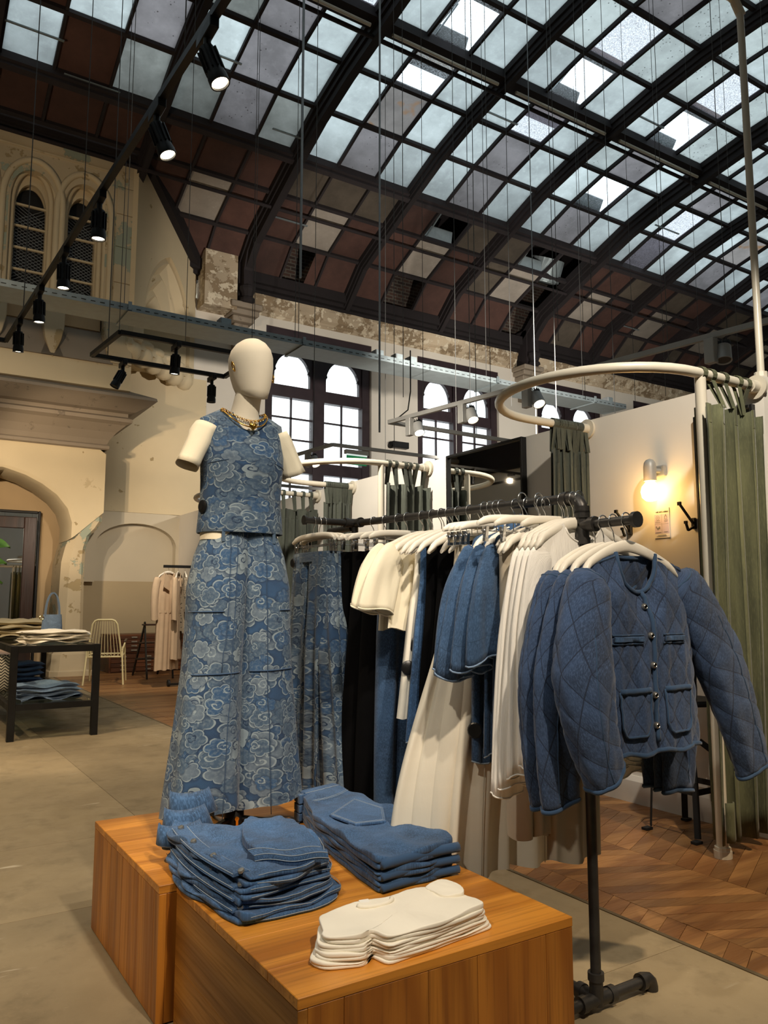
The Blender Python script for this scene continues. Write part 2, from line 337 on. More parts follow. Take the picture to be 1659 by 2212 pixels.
m_plank=wood('oak_parquet',C('#a07446'),C('#7d5430'),1.,0,.34,5,rvar=.3)
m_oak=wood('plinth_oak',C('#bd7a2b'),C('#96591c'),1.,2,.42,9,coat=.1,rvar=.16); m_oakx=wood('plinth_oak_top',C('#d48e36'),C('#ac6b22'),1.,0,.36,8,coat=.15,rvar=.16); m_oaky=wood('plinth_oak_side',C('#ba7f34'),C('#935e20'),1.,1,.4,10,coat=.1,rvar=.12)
m_winf=plain('window_frame_brown',C('#2a1c20'),.5,0,.2); m_part=plain('partition_paint',C('#d9d4ca'),.75,0,.03,2,.03)
m_rail=plain('cream_enamel',C('#c6bfae'),.32,0,.05,4,.02); m_blk=plain('black_metal',C('#131313'),.45,.3,.2); m_blkm=plain('matt_black',C('#0d0d0e'),.7,0,.2)
m_iron=plain('black_iron_pipe',C('#454341'),.42,.7,.25,14,.15,90); m_greym=plain('grey_metal',C('#8b8e8f'),.5,.35,.1); m_galv=plain('galvanised_tray',C('#8d989b'),.45,.55,.12,9)
m_greyl=plain('grey_lamp_body',C('#9b9a96'),.5,.2,.06); m_wire=plain('steel_wire',C('#4a4a48'),.8,0,.1); m_chrome=plain('chrome',C('#d8d8d8'),.16,1,.04,4,.01)
m_gold=plain('gold',C('#d9a84e'),.2,1,.06,30,.02); m_wht=plain('white_hanger_lacquer',C('#e6dfd0'),.4,0,.03); m_lens=emit('lit_lens',(1,.86,.62),14); m_off=plain('lamp_reflector',C('#4a4845'),.4,.4)
m_glass=glassy('window_glass'); m_tglass=glassy('table_glass',(.86,.92,.90),.2); m_mirror=T('mirror_silver').fin((.86,.88,.87),.015,None,1.)
m_velv=velvet('olive_velvet',C('#3c3f2b'),C('#5d5f42')); m_velg=velvet('grey_green_velvet',C('#33372f'),C('#4b5046'))
m_mann=fabric('mannequin_cloth',C('#e2d6bf'),0,.03,.8,.1,.02); m_cream=fabric('cream_jersey',C('#ece2c8'),0,.03,.9,.1,.15); m_white=fabric('white_crinkle_cotton',C('#f0ece4'),75,.03,.9,.1,.5); m_tee=fabric('white_jersey',C('#f3ecdb'),0,.02,.92,.08,.12)
m_twill=fabric('cream_twill',C('#e8dfcb'),0,.04,.85,.05,.25); m_beige=fabric('beige_crepe',C('#b9ad98'),0,.04,.85,.1,.15); m_black=fabric('black_crepe',C('#060607'),0,.2,1.,.0,.3); m_black.node_tree.nodes['Principled BSDF'].inputs['Specular IOR Level'].default_value=.1
m_cloud=cloudprint('cloud_print_denim',.82); m_cloud2=m_cloud
m_den=denim('mid_blue_denim',C('#305279')); m_den2=denim('jacket_denim',C('#2a4768'),.35,.5,.5); m_den3=denim('dark_denim',C('#2a4666'),.3,.4); m_den4=denim('pale_denim',C('#7f97b4'),.5,.3,.7)
m_stitch=plain('pale_stitching',C('#8f9ba6'),.8,0,.1); m_tape=plain('woven_label',C('#e9e6de'),.8,0,.02); m_ink=plain('black_ink',C('#15151a'),.7,0,.02); m_btn=plain('black_button',C('#141414'),.35,0,.1)
m_stud=plain('brushed_stud',C('#b9b4aa'),.3,.9,.1,30); m_trim=plain('brass_floor_trim',C('#6d604a'),.45,.5,.3)
# ---------------------------------------------------------------- roof: ribs, purlins, bars and panes, all under one ceiling
rng=random.Random(7)
PY=[15.0,14.2,13.2,12.35,11.35,10.4,9.45,8.4,7.4,6.4,5.4,4.4,3.35,2.4,1.45,.45,-.4,-1.4,-2.2]
PZ=[8.0,8.70,9.12,9.46,9.83,10.07,10.24,10.42,10.53,10.56]; PZ=PZ+PZ[:-1][::-1]
PZ=PZ[:len(PY)]
ceil=struct('ceiling')
RX=[-6.7,-4.15,-1.6,.9,3.45,5.95,8.5,11.13,13.9,16.35,18.85,21.4,23.95,26.5,29.0,31.5]
def nrm(i):
    a=max(i-1,0); b=min(i+1,len(PY)-1); d=Vector((0,PY[b]-PY[a],PZ[b]-PZ[a])).normalized(); n=Vector((0,-d.z,d.y)); return n if n.z>0 else -n
NR=[nrm(i) for i in range(len(PY))]
def rp(x,i,h=0): return Vector((x,PY[i],PZ[i]))+NR[i]*h
def strip(mb,x0,x1,h0,h1,i0,i1):
    r=[]
    for i in range(i0,i1+1): r.append([rp(x0,i,h0),rp(x1,i,h0),rp(x1,i,h1),rp(x0,i,h1)])
    mb.loft(r,True,True,True)
for k,x in enumerate(RX):
    major=(k%3==2); w=.30 if major else .22; e=len(PY)-1
    m=MB(); strip(m,x-w/2,x+w/2,-.10,.06,0,e); strip(m,x-w*.36,x+w*.36,-.20,-.10,0,e); strip(m,x-w*.24,x+w*.24,-.34 if major else -.27,-.20,0,e)
    m.build('rib',m_dark,ceil)
XA,XB=RX[0]-.1,RX[-1]+.1
for i in range(1,len(PY)-1):
    m=MB(); big=i in (3,15); top=i in (6,12); rod=i in (2,16)
    w=.10 if big else (.12 if top else .035); h=-.17 if (big or top) else -.07
    d=Vector((0,NR[i].z,-NR[i].y))
    def quad(wd,h0,h1): m.loft([[Vector((x,PY[i],PZ[i]))+d*s*wd+NR[i]*h for s,h in ((-1,h0),(1,h0),(1,h1),(-1,h1))] for x in (XA,XB)],True,True,True)
    quad(w,h,.04)
    if big: quad(.05,-.24,-.17)
    m.build('purlin',m_darkbar,ceil)
    if top or rod:
        q=MB(); o=rp(0,i,-.30 if top else -.26)+d*(.16 if rod else .12); q.tube([(XA,o.y,o.z),(XB,o.y,o.z)],.035,8); q.build('pipe',m_dark,ceil)
for i in (6,):
    for k in range(3,len(RX)-1):
        q=MB(); o=rp(0,i,-.27)-Vector((0,NR[i].z,-NR[i].y))*.03; q.tube([(RX[k]+.2,o.y,o.z),(RX[k+1]-.2,o.y,o.z)],.028,8); q.build('conduit',m_rail,ceil)
for s,i in ((1,0),(-1,len(PY)-1)):
    q=MB(); y=PY[i]
    q.bb((XA,y-.02*s,PZ[i]-.22),(XB,y+.4*s,PZ[i]+.12)); q.bb((XA,y-.14*s,PZ[i]-.14),(XB,y,PZ[i]+.12)); q.bb((XA,y-.24*s,PZ[i]-.06),(XB,y,PZ[i]+.16)); q.build('eave_beam',m_dark,ceil)
# pane layout, bay by bay (rows from the eave up); b brown board, o olive, g plaster board, p frosted, s speckled, l lilac, c clear, k rippled, d dimmed in colour for weaker daylight, r rusty, - missing
LAY={3:['---','---','bbb','pbd','bpl','lpd','ppp'],4:['bbb','bgb','bbb','dld','plp','dlp','ppk'],5:['b-b','bgb','ooo','plp','prp','pcp','pcp','psp'],
6:['b-b','bgb','b-o','plp','plp','pkp','pcp','sks','sls'],7:['bb-','og-','o--','plp','pcp','slp','pcs','sks','spl'],8:['bob','bgb','bbo','pkp','pkp','plp','spl','psc','plp'],
9:['bob','bgb','bob','plp','prp','psp','plp','pcp'],10:['obb','bgo','bob','plp','plp','pkp','psp'],11:['bob','bgb','obo','plp','prp','plp'],12:['bbo','bgb','bob','plp','plp']}
MATP={'b':m_brownb,'o':m_oliveb,'g':m_greyb,'p':m_pale,'s':m_pales,'l':m_lil,'c':m_clear,'k':m_spark,'d':m_dim,'r':m_rust}
stuff={}; bars=MB(); nb=0; cnt=0; pm={}
for k in range(len(RX)-1):
    x0,x1=RX[k],RX[k+1]; lay=LAY.get(k,[])
    for c in (1,2):
        x=lerp(x0,x1,c/3); near=3<=k<=9
        b=MB(); strip(b,x-.022,x+.022,-.06,.03,2 if k==3 else 0,9)
        if near: b.build('glazing_bar',m_darkbar,ceil); 
        else: bars.v+=[];  [bars.add(b.v,b.f)]
        b2=MB(); strip(b2,x-.022,x+.022,-.06,.03,9,len(PY)-1); bars.add(b2.v,b2.f)
    for i in range(len(PY)-1):
        mir=i if i<9 else 17-i
        for c in range(3):
            if i<len(lay): ch=lay[i][c]
            elif mir<3: ch='bbo'[(c+k+i)%3]
            else: ch=('psp','slp','pkp','pls')[(k*3+i)%4][c]
            if ch=='-': continue
            if k<=3 and i<2: continue
            xa,xb=lerp(x0,x1,c/3),lerp(x0,x1,(c+1)/3)
            P=[rp(xa,i,.012),rp(xb,i,.012),rp(xb,i+1,.012),rp(xa,i+1,.012)]
            vis=(3<=k<=9 and i<9 and not(k==3 and i>6))
            if vis and cnt<180 or (k in (10,11) and i<7 and cnt<290):
                if ch=='b' and k==5 and i==0 and c==1: continue
                q=MB(); q.add(P,[(0,1,2,3)]); q.build('pane',MATP[ch],ceil); cnt+=1
            else: stuff.setdefault(ch,MB()).add(P,[(0,1,2,3)])
for ch,q in stuff.items(): q.build('pane_field',MATP[ch],ceil,kind='stuff')
bars.build('glazing_bar_field',m_darkbar,ceil,kind='stuff')
q=MB(); a=rp(lerp(5.95,8.5,2/3)-.28,0,.012); q.add([a,a+Vector((.25,0,0)),rp(lerp(5.95,8.5,2/3),1,.012),rp(lerp(5.95,8.5,2/3)-.25,1,.012)],[(0,1,2,3)]); q.build('broken_board',m_brownb,ceil)
# open vents: tilted steel flaps with brackets
def vent(k,c,i,mat,tilt):
    xa,xb=lerp(RX[k],RX[k+1],c/3)+.03,lerp(RX[k],RX[k+1],(c+1)/3)-.03
    q=MB(); a0=rp(xa,i,.02); b0=rp(xb,i,.02); d=(rp(xa,i+1)-rp(xa,i)).normalized(); u=Vector((0,-d.z,d.y)); u=u if u.z>0 else -u
    dd=d*math.cos(tilt)*.28+u*math.sin(tilt)*.28
    q.loft([[a0,b0,b0+dd,a0+dd],[a0+u*.02,b0+u*.02,b0+dd+u*.02,a0+dd+u*.02]],True,True,True); q.build('vent_flap',mat,ceil)
    q=MB(); q.bar(a0+Vector((.12,0,0)),a0+d*.6+u*.25+Vector((.25,0,0)),.025,.02); q.build('vent_stay',m_galv,ceil)
vent(6,1,2,m_galv,1.0); vent(5,1,6,m_greym,.9); vent(6,1,6,m_greym,.9); vent(7,1,6,m_galv,.8); vent(7,1,4,m_galv,.8); vent(7,1,2,m_galv,1.1)
# attic behind the lowest panes, and the outer glass roof's timbers
q=MB(); q.bb((XA,15.35,7.9),(XB,15.6,10.6)); q.build('attic_wall',m_brick,ceil)
q=MB(); q.bb((XA,12.45,10.5),(XB,15.6,10.6)); q.bb((XA,12.40,9.75),(XB,12.5,10.6)); q.build('attic_deck',m_dark,ceil)
q=MB(); q.lathe([(.05,0),(.33,.0),(.34,.03),(.42,.03),(.42,.55)],(lerp(RX[7],RX[8],.8),13.6,9.15),20,Euler((R(25),0,0)).to_matrix(),False); q.build('air_duct',m_galv,ceil)
m_otimb=plain('outer_roof_timber',C('#6b5a48'),.8,0,.2)
for y,z in ((9.0,11.0),(10.7,10.9),(6.5,11.2),(4.4,11.1),(7.7,11.2)):
    q=MB(); q.bb((XA,y-.09,z),(XB,y+.09,z+.16)); q.build('outer_purlin',m_otimb,ceil)
for k in range(2,len(RX)):
    q=MB(); xx=RX[k]-1.1; q.bar((xx,12.3,10.9),(xx,6.4,11.45),.10,.14); q.bar((xx,6.4,11.45),(xx,.4,10.9),.10,.14); q.build('outer_rafter',m_otimb,ceil)
# slotted hanger strips across the panes
for x0,i,f in ((6.0,1,.55),(3.5,4,.3),(5.3,3,.4),(8.55,5,.3),(14.4,4,.35),(11.2,6,.5),(17,6,.5),(16.4,1,.3),(.95,3,.6),(1.9,3,.1)):
    p=rp(x0,i,-.1).lerp(rp(x0,i+1,-.1),f); q=MB(); q.box((p.x+.42,p.y,p.z),(.85,.035,.02)); q.build('slotted_strip',m_galv,ceil)
# brackets: dark posts with carved capitals on stone corbels under the major ribs
for k in (5,8,11):
    x=RX[k]; q=MB(); q.bb((x-.15,14.62,7.35),(x+.15,15,8.3)); q.loft([[(x-.11,y0,z),(x+.11,y0,z),(x+.11,y0+.22,z),(x-.11,y0+.22,z)] for y0,z in ((14.42,7.55),(14.45,8.0),(14.30,8.35),(14.05,8.75),(13.5,9.02))],True,True,True)
    q.build('rib_post',m_dark,ceil)
    q=MB(); q.lathe([(.10,0),(.16,.04),(.15,.09),(.11,.12),(.13,.2),(.17,.27),(.17,.33),(.12,.36)],(x,14.5,7.32),10); q.build('carved_capital',m_dark,ceil)
# ---------------------------------------------------------------- window wall (far side) with three timber windows
wall=struct('wall_far')
WX=[(6.60,9.25),(10.55,13.1),(14.45,16.95),(18.3,20.8),(22.1,24.6)]; WZ0,WZ1=3.0,7.15
edges=[4.9]+[v for w in WX for v in w]+[31.6]
q=MB()
for a,b in zip(edges[0::2],edges[1::2]): q.bb((a,15,0),(b,15.4,7.4))
for a,b in WX: q.bb((a,15,0),(b,15.4,WZ0)); q.bb((a,15,WZ1),(b,15.4,7.4))
q.build('plaster_face',m_wall,wall)
q=MB(); q.bb((5.1,15.0,7.4),(31.6,15.4,8.2)); q.build('frieze',m_corn,wall)
prof=[(15.0,7.32),(14.97,7.36),(14.93,7.38),(14.93,7.42),(14.86,7.46),(14.82,7.54),(14.80,7.62),(14.78,7.65),(14.78,7.70),(14.90,7.74),(15.0,7.76)]
for a,b in ((6.15,13.6),(14.2,21.1),(21.7,31.6)):
    q=MB(); n=int((b-a)/.35); q.loft([[(lerp(a,b,i/n),y+(rng.random()-.5)*.03 if 0<j<len(prof)-1 else y,z+(rng.random()-.5)*.012) for j,(y,z) in enumerate(prof)] for i in range(n+1)],False); q.build('cornice_moulding',m_corn,wall)
q=MB(); q.bb((5.06,14.55,7.15),(5.75,15.0,8.3)); q.build('rough_pier',m_corn,wall)
for x in (RX[5],RX[8],RX[11]):
    q=MB()
    for z0,z1,w,d in ((6.86,6.98,.16,.22),(6.98,7.10,.24,.34),(7.10,7.22,.30,.44),(7.22,7.34,.34,.52)): q.bb((x-w,15-d,z0),(x+w,15,z1))
    q.build('stone_corbel',m_grit,wall,bevel=.02)
    q=MB(); q.bb((x-.14,14.85,6.45),(x+.14,15,6.62)); q.build('stone_block',m_grit,wall,bevel=.01)
def archlight(x0,x1,z0,z1,rise,n=10):
    w=(x1-x0); pts=[(x1,z0)]; cx=(x0+x1)/2
    pts+=[(cx+w/2*math.cos(R(a)),z1-rise+rise*math.sin(R(a))) for a in np.linspace(0,180,2*n+1)]
    return pts+[(x0,z0)]
for wi,(a,b) in enumerate(WX):
    w=struct('window_%d'%(wi+1),(a,15.12,WZ0)); Y=15.12; f=lambda x,z,h: (x,Y+h,z)
    cx=(a+b)/2; s=.2; mu=.14
    q=MB(); q.bb((a,Y,WZ1-.52),(b,Y+.14,WZ1)); q.bb((a-.02,Y-.1,WZ1-.16),(b+.02,Y,WZ1)); q.bb((a+.1,Y-.05,WZ1-.30),(b-.1,Y,WZ1-.24)); q.build('head_board',m_winf,w)
    for x0,x1 in ((a,a+s),(cx-mu,cx+mu),(b-s,b)):
        q=MB(); q.bb((x0,Y-.04,WZ0),(x1,Y+.14,WZ1-.5)); q.build('mullion',m_winf,w)
    for z0,z1 in ((5.66,5.92),(4.02,4.28),(WZ0,WZ0+.3)):
        q=MB(); q.bb((a,Y-.02,z0),(b,Y+.14,z1)); q.build('transom',m_winf,w)
    for x0,x1 in ((a+s,cx-mu),(cx+mu,b-s)):
        q=MB(); h=archlight(x0+.06,x1-.06,5.9,6.66,.52); n=len(h)
        out=[]
        for i,(x,z) in enumerate(h):
            if i==0: out.append((x1,5.9))
            elif i==n-1: out.append((x0,5.9))
            else:
                t=(i-1)/(n-3)*3
                out.append((x1,lerp(5.95,6.7,t)) if t<1 else ((lerp(x1,x0,t-1),6.7) if t<2 else (x0,lerp(6.7,5.95,t-2))))
        q.ring(out,h,0,.1,f,closed=True); q.build('arched_head',m_winf,w)
        # cusps in the arched head
        for sx in (0,1):
            q=MB(); ex=lerp(x0+.06,x1-.06,sx); d=1-2*sx; q.prism([(ex,6.2),(ex+d*.05,6.26),(ex+d*.03,6.33),(ex+d*.08,6.42),(ex+d*.02,6.38)],.02,.06,f); q.build('cusp',m_winf,w)
        q=MB(); q.bb((x0,Y+.07,WZ0),(x1,Y+.076,6.68)); q.build('glass_pane',m_glass,w)
        q=MB(); xm=(x0+x1)/2; q.bb((xm-.018,Y+.04,4.28),(xm+.018,Y+.09,5.66)); q.bb((xm-.018,Y+.04,WZ0),(xm+.018,Y+.09,4.02))
        for z in (4.75,5.22): q.bb((x0,Y+.04,z-.018),(x1,Y+.09,z+.018))
        q.build('glazing_bars',m_winf,w)
# cross wall high up in the corner (squinch with rolled arch) and the alcove below
def canted(t,z,h=0): # t metres along the canted face, h outward
    d=Vector((1.66,1.6,0)).normalized(); n=Vector((d.y,-d.x,0)); p=Vector((3.40,13.4,0))+d*t+n*h; return (p.x,p.y,z)
fc=lambda t,z,h: canted(t,z,h)
wc=struct('wall_corner'); L=2.31
AR=[(1.12+.78*math.cos(R(a))*1,5.6+0) for a in (0,)]
def pointed(c,w,z0,zs,n=12): # half width w, springing zs: two arcs of radius 1.5w
    r=1.7*w; pts=[(c+w,z0)]
    a1=math.degrees(math.acos((r-w)/r))
    pts+=[(c+w-r+r*math.cos(R(a)),zs+r*math.sin(R(a))) for a in np.linspace(0,a1,n)]
    pts+=[(c-w+r-r*math.cos(R(a)),zs+r*math.sin(R(a))) for a in np.linspace(a1,0,n)][1:]
    return pts+[(c-w,z0)]
hole=pointed(1.2,.86,5.82,6.45)
out=[]
n=len(hole)
for i,(x,z) in enumerate(hole):
    t=i/(n-1)*3
    out.append((2.25,lerp(5.82,9.3,t)) if t<1 else ((lerp(2.25,-.0,t-1),9.3) if t<2 else (0,lerp(9.3,5.82,t-2))))
q=MB(); q.ring(out,hole,0,-.1,fc,closed=False); q.build('canted_face',m_stone2,wc)
for j in range(4):
    a=pointed(1.2,.86-.2*j,5.82,6.45); b=pointed(1.2,.86-.2*j-.2 if j<3 else .08,5.82,6.45)
    q=MB(); q.loft([[canted(x,z,-.10-.13*j) for x,z in a],[canted(x,z,-.04-.13*j) for x,z in [((p[0]*.6+r[0]*.4),(p[1]*.6+r[1]*.4)) for p,r in zip(a,b)]],[canted(x,z,-.23-.13*j) for x,z in b]],False); q.build('arch_moulding',m_stone2,wc,smooth=40)
q=MB(); q.prism([(1.2-.86,5.82),(1.2+.86,5.82),(1.2+.86,6.45),(1.2,7.7),(1.2-.86,6.45)],-.62,-.66,fc); q.build('arch_back',m_stone2,wc)
for k in range(6):
    t=.18+k*.39; q=MB(); c=canted(t,5.62,-.16); q.lathe([(.02,-.2),(.12,-.16),(.19,-.05),(.2,.05),(.16,.13),(.2,.15),(.21,.22),(.17,.26)],c,12); q.build('corbel_ball',m_stone2,wc,smooth=60)
q=MB(); q.prism([(0,5.68),(2.31,5.68),(2.31,5.82),(0,5.82)],-.7,-.02,fc); q.build('corbel_slab',m_stone2,wc)
q=MB(); q.bb((3.0,14.96,2.92),(5.3,15.3,5.7)); q.build('smooth_plaster',m_stone2,wc)
q=MB(); q.prism([(3.3,13.45),(5.1,15.05),(3.3,15.05)],5.66,5.80,lambda x,y,h:(x,y,h)); q.build('squinch_floor',m_stone2,wc)
q=MB(); q.bar(canted(-.05,9.28,.06),canted(2.4,7.98,.06),.16,.3); q.build('raking_beam',m_dark,wc)
# alcove back with a blind segmental arch and a two-tone paint line
wa=struct('wall_alcove'); f=lambda x,z,h:(x,14.98+h,z)
q=MB(); q.bb((3.0,15.0,1.62),(4.88,15.1,2.92)); q.build('upper_paint',m_alcw,wa)
q=MB(); q.bb((3.0,14.995,0),(4.88,15.1,1.62)); q.build('lower_paint',m_alcb,wa)
ah=[(4.72,1.6)]+[(3.98+.74*math.cos(R(a)),2.28+.42*math.sin(R(a))) for a in np.linspace(0,180,21)]+[(3.24,1.6)]; n=len(ah)
oo=[]
for i in range(n):
    t=i/(n-1)*3; oo.append((4.78,lerp(1.6,2.9,t)) if t<1 else ((lerp(4.78,3.02,t-1),2.9) if t<2 else (3.02,lerp(2.9,1.6,t-2))))
q=MB(); q.ring(oo,ah,-.16,.01,f,closed=False); q.build('blind_arch',m_alcw,wa)
q=MB(); q.bb((4.78,11.0,0),(4.86,15,2.9)); q.build('side_partition',m_part,wa)
# ---------------------------------------------------------------- chimney mass on the left
wm=struct('wall_left'); YM=13.5; f=lambda x,z,h:(x,YM+h,z)
def lancet(c,w,z0,zs,rise,n=9): return [(c+w,z0)]+[(c+w*math.cos(R(a)),zs+rise*math.sin(R(a))) for a in np.linspace(0,180,2*n+1)]+[(c-w,z0)]
WC=[(1.62,.58),(2.55,.46),(.35,.5),(-1.0,.5)]
wins=[(2.54,.225),(1.72,.24),(.72,.24),(-.28,.24)]
bx=[3.4,2.12,1.22,.22,-.78]
zt=[8.28,8.28,8.4,8.5]
for k,(c,w) in enumerate(wins):
    xr,xl=bx[k],bx[k+1]; top=zt[k]
    hole=lancet(c,w+.13,6.35,top-.45,.55); n=len(hole); out=[]
    for i in range(n):
        t=i/(n-1)*3; out.append((xr,lerp(6.35,9.3,t)) if t<1 else ((lerp(xr,xl,t-1),9.3) if t<2 else (xl,lerp(9.3,6.35,t-2))))
    q=MB(); q.ring(out,hole,0,.5,f,closed=False); q.build('ashlar_face',m_stone,wm)
    # roll mouldings round the lancet
    for d,h,r in ((.22,.0,.055),(.14,.05,.05),(.07,.14,.05)):
        l=lancet(c,w+d,6.35,top-.45,.55+d*.8); q=MB(); q.tube([(x,YM+h,z) for x,z in l],r,8); q.build('roll_moulding',m_stone2,wm,smooth=60)
    inn=lancet(c,w,6.35,top-.5,.45); q=MB(); q.ring(lancet(c,w+.14,6.35,top-.45,.55),inn,.22,.3,f,closed=False); q.build('lancet_frame',m_stone2,wm)
    q=MB(); q.prism(inn,.42,.44,f); q.build('dark_void',m_blkm,wm)
    q=MB()
    for z in np.linspace(6.35,top-.05,6)[1:-1]: q.bb((c-w,YM+.24,z-.016),(c+w,YM+.28,z+.016))
    q.build('saddle_bar',m_stone2,wm)
    q=MB()
    for j in range(34):
        z=6.36+j*.058
        for s in (1,-1):
            a=(c-w,z); b=(c+w,z+s*.30)
            if b[1]<6.36 or max(a[1],b[1])>top-.35: continue
            q.bar((a[0],YM+.32,a[1]),(b[0],YM+.32,b[1]),.006,.006)
    q.build('wire_mesh',m_greym,wm,kind='stuff')
    # sill panel, sloping stone weathering and the pointed pier feet
    q=MB(); q.bb((c-w-.14,YM+.16,5.88),(c+w+.14,YM+.5,6.36)); q.build('sill_panel',m_tan,wm)
    q=MB(); q.add([(c-w-.16,YM+.2,5.9),(c+w+.16,YM+.2,5.9),(c+w+.34,YM-.02,5.28),(c-w-.36,YM-.02,5.28),(c-w-.16,YM+.4,5.9),(c+w+.16,YM+.4,5.9),(c+w+.34,YM+.4,5.2),(c-w-.36,YM+.4,5.2)],[(0,1,2,3),(4,5,6,7),(0,3,7,4),(1,2,6,5),(0,1,5,4),(2,3,7,6)]); q.build('weathered_sill',m_grit,wm)
for x0,x1 in ((2.93,3.4),(1.97,2.30),(1.0,1.42),(.02,.44),(-1.2,-.56)):
    q=MB(); c=(x0+x1)/2; w=(x1-x0)/2; last=x1>3.3
    q.loft([[(c-w*k*(1 if not last else 1),YM-.03*e,z),(c+w*(k if not last else 1),YM-.03*e,z),(c+w*(k if not last else 1),YM+.5,z),(c-w*k,YM+.5,z)] for z,k,e in ((6.4,1,1),(5.8,1,1),(5.55,.75,1),(5.25,.06 if not last else .45,0))],True,True,True); q.build('pier',m_stone,wm,bevel=.03)
q=MB(); q.bb((-3,YM+.01,4.86),(3.42,YM+.6,5.3)); q.build('string_course',m_stone2,wm)
for z0,z1 in ((5.3,6.1),(6.1,6.75),(6.75,7.4),(7.4,8.0),(8.0,8.5),(8.5,9.3)):
    q=MB(); q.bb((3.06 if z1>5.4 else 3.06,YM-.025,z0+.006),(3.415,YM+.4,z1-.006)); q.build('quoin',m_stone,wm,bevel=.006)
q=MB(); q.bb((-3,YM-.02,8.72),(3.41,YM+.1,8.75)); q.bb((-3,YM-.02,9.0),(3.42,YM+.1,9.02)); q.build('string_line',m_stone2,wm)
q=MB(); q.bb((-3,YM-.16,9.02),(3.42,YM+.1,9.25)); q.bb((-3,YM-.08,8.93),(3.44,YM+.1,9.05)); q.build('wall_plate',m_dark,wm)
q=MB(); q.bb((-6.8,YM+.45,4.9),(3.38,15.2,9.4)); q.build('core',m_stone2,wm)
# the big moulded shelf
pr=[(0,5.02),(.10,4.98),(.52,4.74),(.53,4.69),(.44,4.62),(.30,4.52),(.22,4.50),(.22,4.44),(.27,4.40),(.27,4.34),(.20,4.30),(.10,4.18),(.03,4.06),(.0,3.98),(.03,3.95),(.03,3.90),(0,3.88)]
segs=[-3.2,-.9,1.1,2.25]
def shelfring(x,mit): return [(x+(o if mit else 0),14.0-.42*0-o,z) for o,z in pr]
X=3.18
for a,b in zip(segs,segs[1:]+[None]):
    q=MB()
    if b is not None: rings=[[(x,14.0-.5*o/.53*1.0-(.0),z) for o,z in pr] for x in (a-.003,b+.003)]; rings=[[(p[0],14.02-o*1.35,p[2]) for p,(o,z) in zip(r,pr)] for r in rings]
    else: rings=[[(a-.003,14.026-o*1.35,z) for o,z in pr],[(X+o*1.25,14.02-o*1.35,z) for o,z in pr],[(X+o*1.25,14.9,z) for o,z in pr]]
    q.loft(rings,False); q.build('shelf_moulding',m_grit,wm)
# lower front with four-centred arch
YL=14.04; f=lambda x,z,h:(x,YL+h,z)
archp=[(2.72,2.35),(2.72,2.62),(2.64,2.86),(2.46,3.08),(2.22,3.25),(1.95,3.38),(1.68,3.46),(1.5,3.48)]
archp+= [(3.0-x,z) for x,z in archp[::-1]][1:]
n=len(archp); out=[]
for i in range(n):
    t=i/(n-1)*3; out.append((3.18,lerp(2.78,3.98,t)) if t<1 else ((lerp(3.18,-.18,t-1),3.98) if t<2 else (-.18,lerp(3.98,2.78,t-2))))
q=MB(); q.ring(out,archp,0,.25,f,closed=False); q.build('arch_front',m_stone2,wm)
q=MB(); q.loft([[(x+dx*(1 if x>1.5 else -1),YL+h,z+dx*.8) for x,z in archp] for dx,h in ((.0,.0),(-.05,.02),(-.09,.12),(-.09,.9))],False); q.build('arch_soffit',m_stone2,wm,smooth=40)
for s in (1,-1):
    mx=lambda x: x if s>0 else 3.0-x
    q=MB(); rr=[]
    for z,xo,xi,yo in ((2.78,3.175,2.74,.015),(2.62,3.17,2.735,.015),(2.5,3.10,2.70,.015),(2.36,2.98,2.66,.03),(2.15,2.93,2.60,.05),(1.9,2.92,2.55,.05),(.62,2.94,2.52,.05),(.4,3.0,2.5,.03),(.36,3.04,2.46,-.02),(.1,3.06,2.44,-.04),(.08,3.1,2.42,-.07),(0,3.1,2.42,-.07)):
        rr.append([(mx(xi),YL+yo+.1,z),(mx(xi+.12),YL+yo,z),(mx(xo-.06),YL+yo,z),(mx(xo),YL+yo+.06,z),(mx(xo),YL+.95,z),(mx(xi),YL+.95,z)])
    q.loft(rr,True,True,True); q.build('jamb_pilaster',m_stone,wm)
q=MB(); q.bb((-.6,15.1,0),(3.1,15.3,4.0)); q.build('recess_back',m_tan,wm)
q=MB(); q.bb((-6.8,YL,0),(-.1,15.2,4.9)); q.bb((-4,YL+.3,3.45),(3.15,15.2,4.2)); q.build('lower_core',m_stone2,wm)
q=MB(); q.bb((2.42,14.6,0),(2.52,15.1,.16)); q.bb((-.5,15.0,0),(2.5,15.1,.16)); q.build('skirting',m_tan,wm)
# hall ends that close the room
for nm,a,b in (('wall_back',(-9,-2.6,0),(32,-2.2,8.2)),('wall_right',(31.6,-2.4,0),(31.8,15.4,11)),('wall_end',(-6.9,-2.4,0),(-6.7,15.4,11))):
    w=struct(nm); q=MB(); q.bb(a,b); q.build('plaster_face',m_wall,w)
    if nm=='wall_end':
        q=MB(); q.bb((-3.2,4.5,3.95),(-2.9,13.9,6)); q.build('bulkhead',m_dark,w); q=MB(); q.bb((-3.2,4.5,0),(-2.95,13.9,3.95)); q.build('lower_face',m_wall,w)
        q=MB(); q.cyl((-2.2,9.6,0),(-2.2,9.6,5.2),.045,10); q.build('red_pipe',plain('red_pipe_paint',C('#8d1b22'),.4),w)
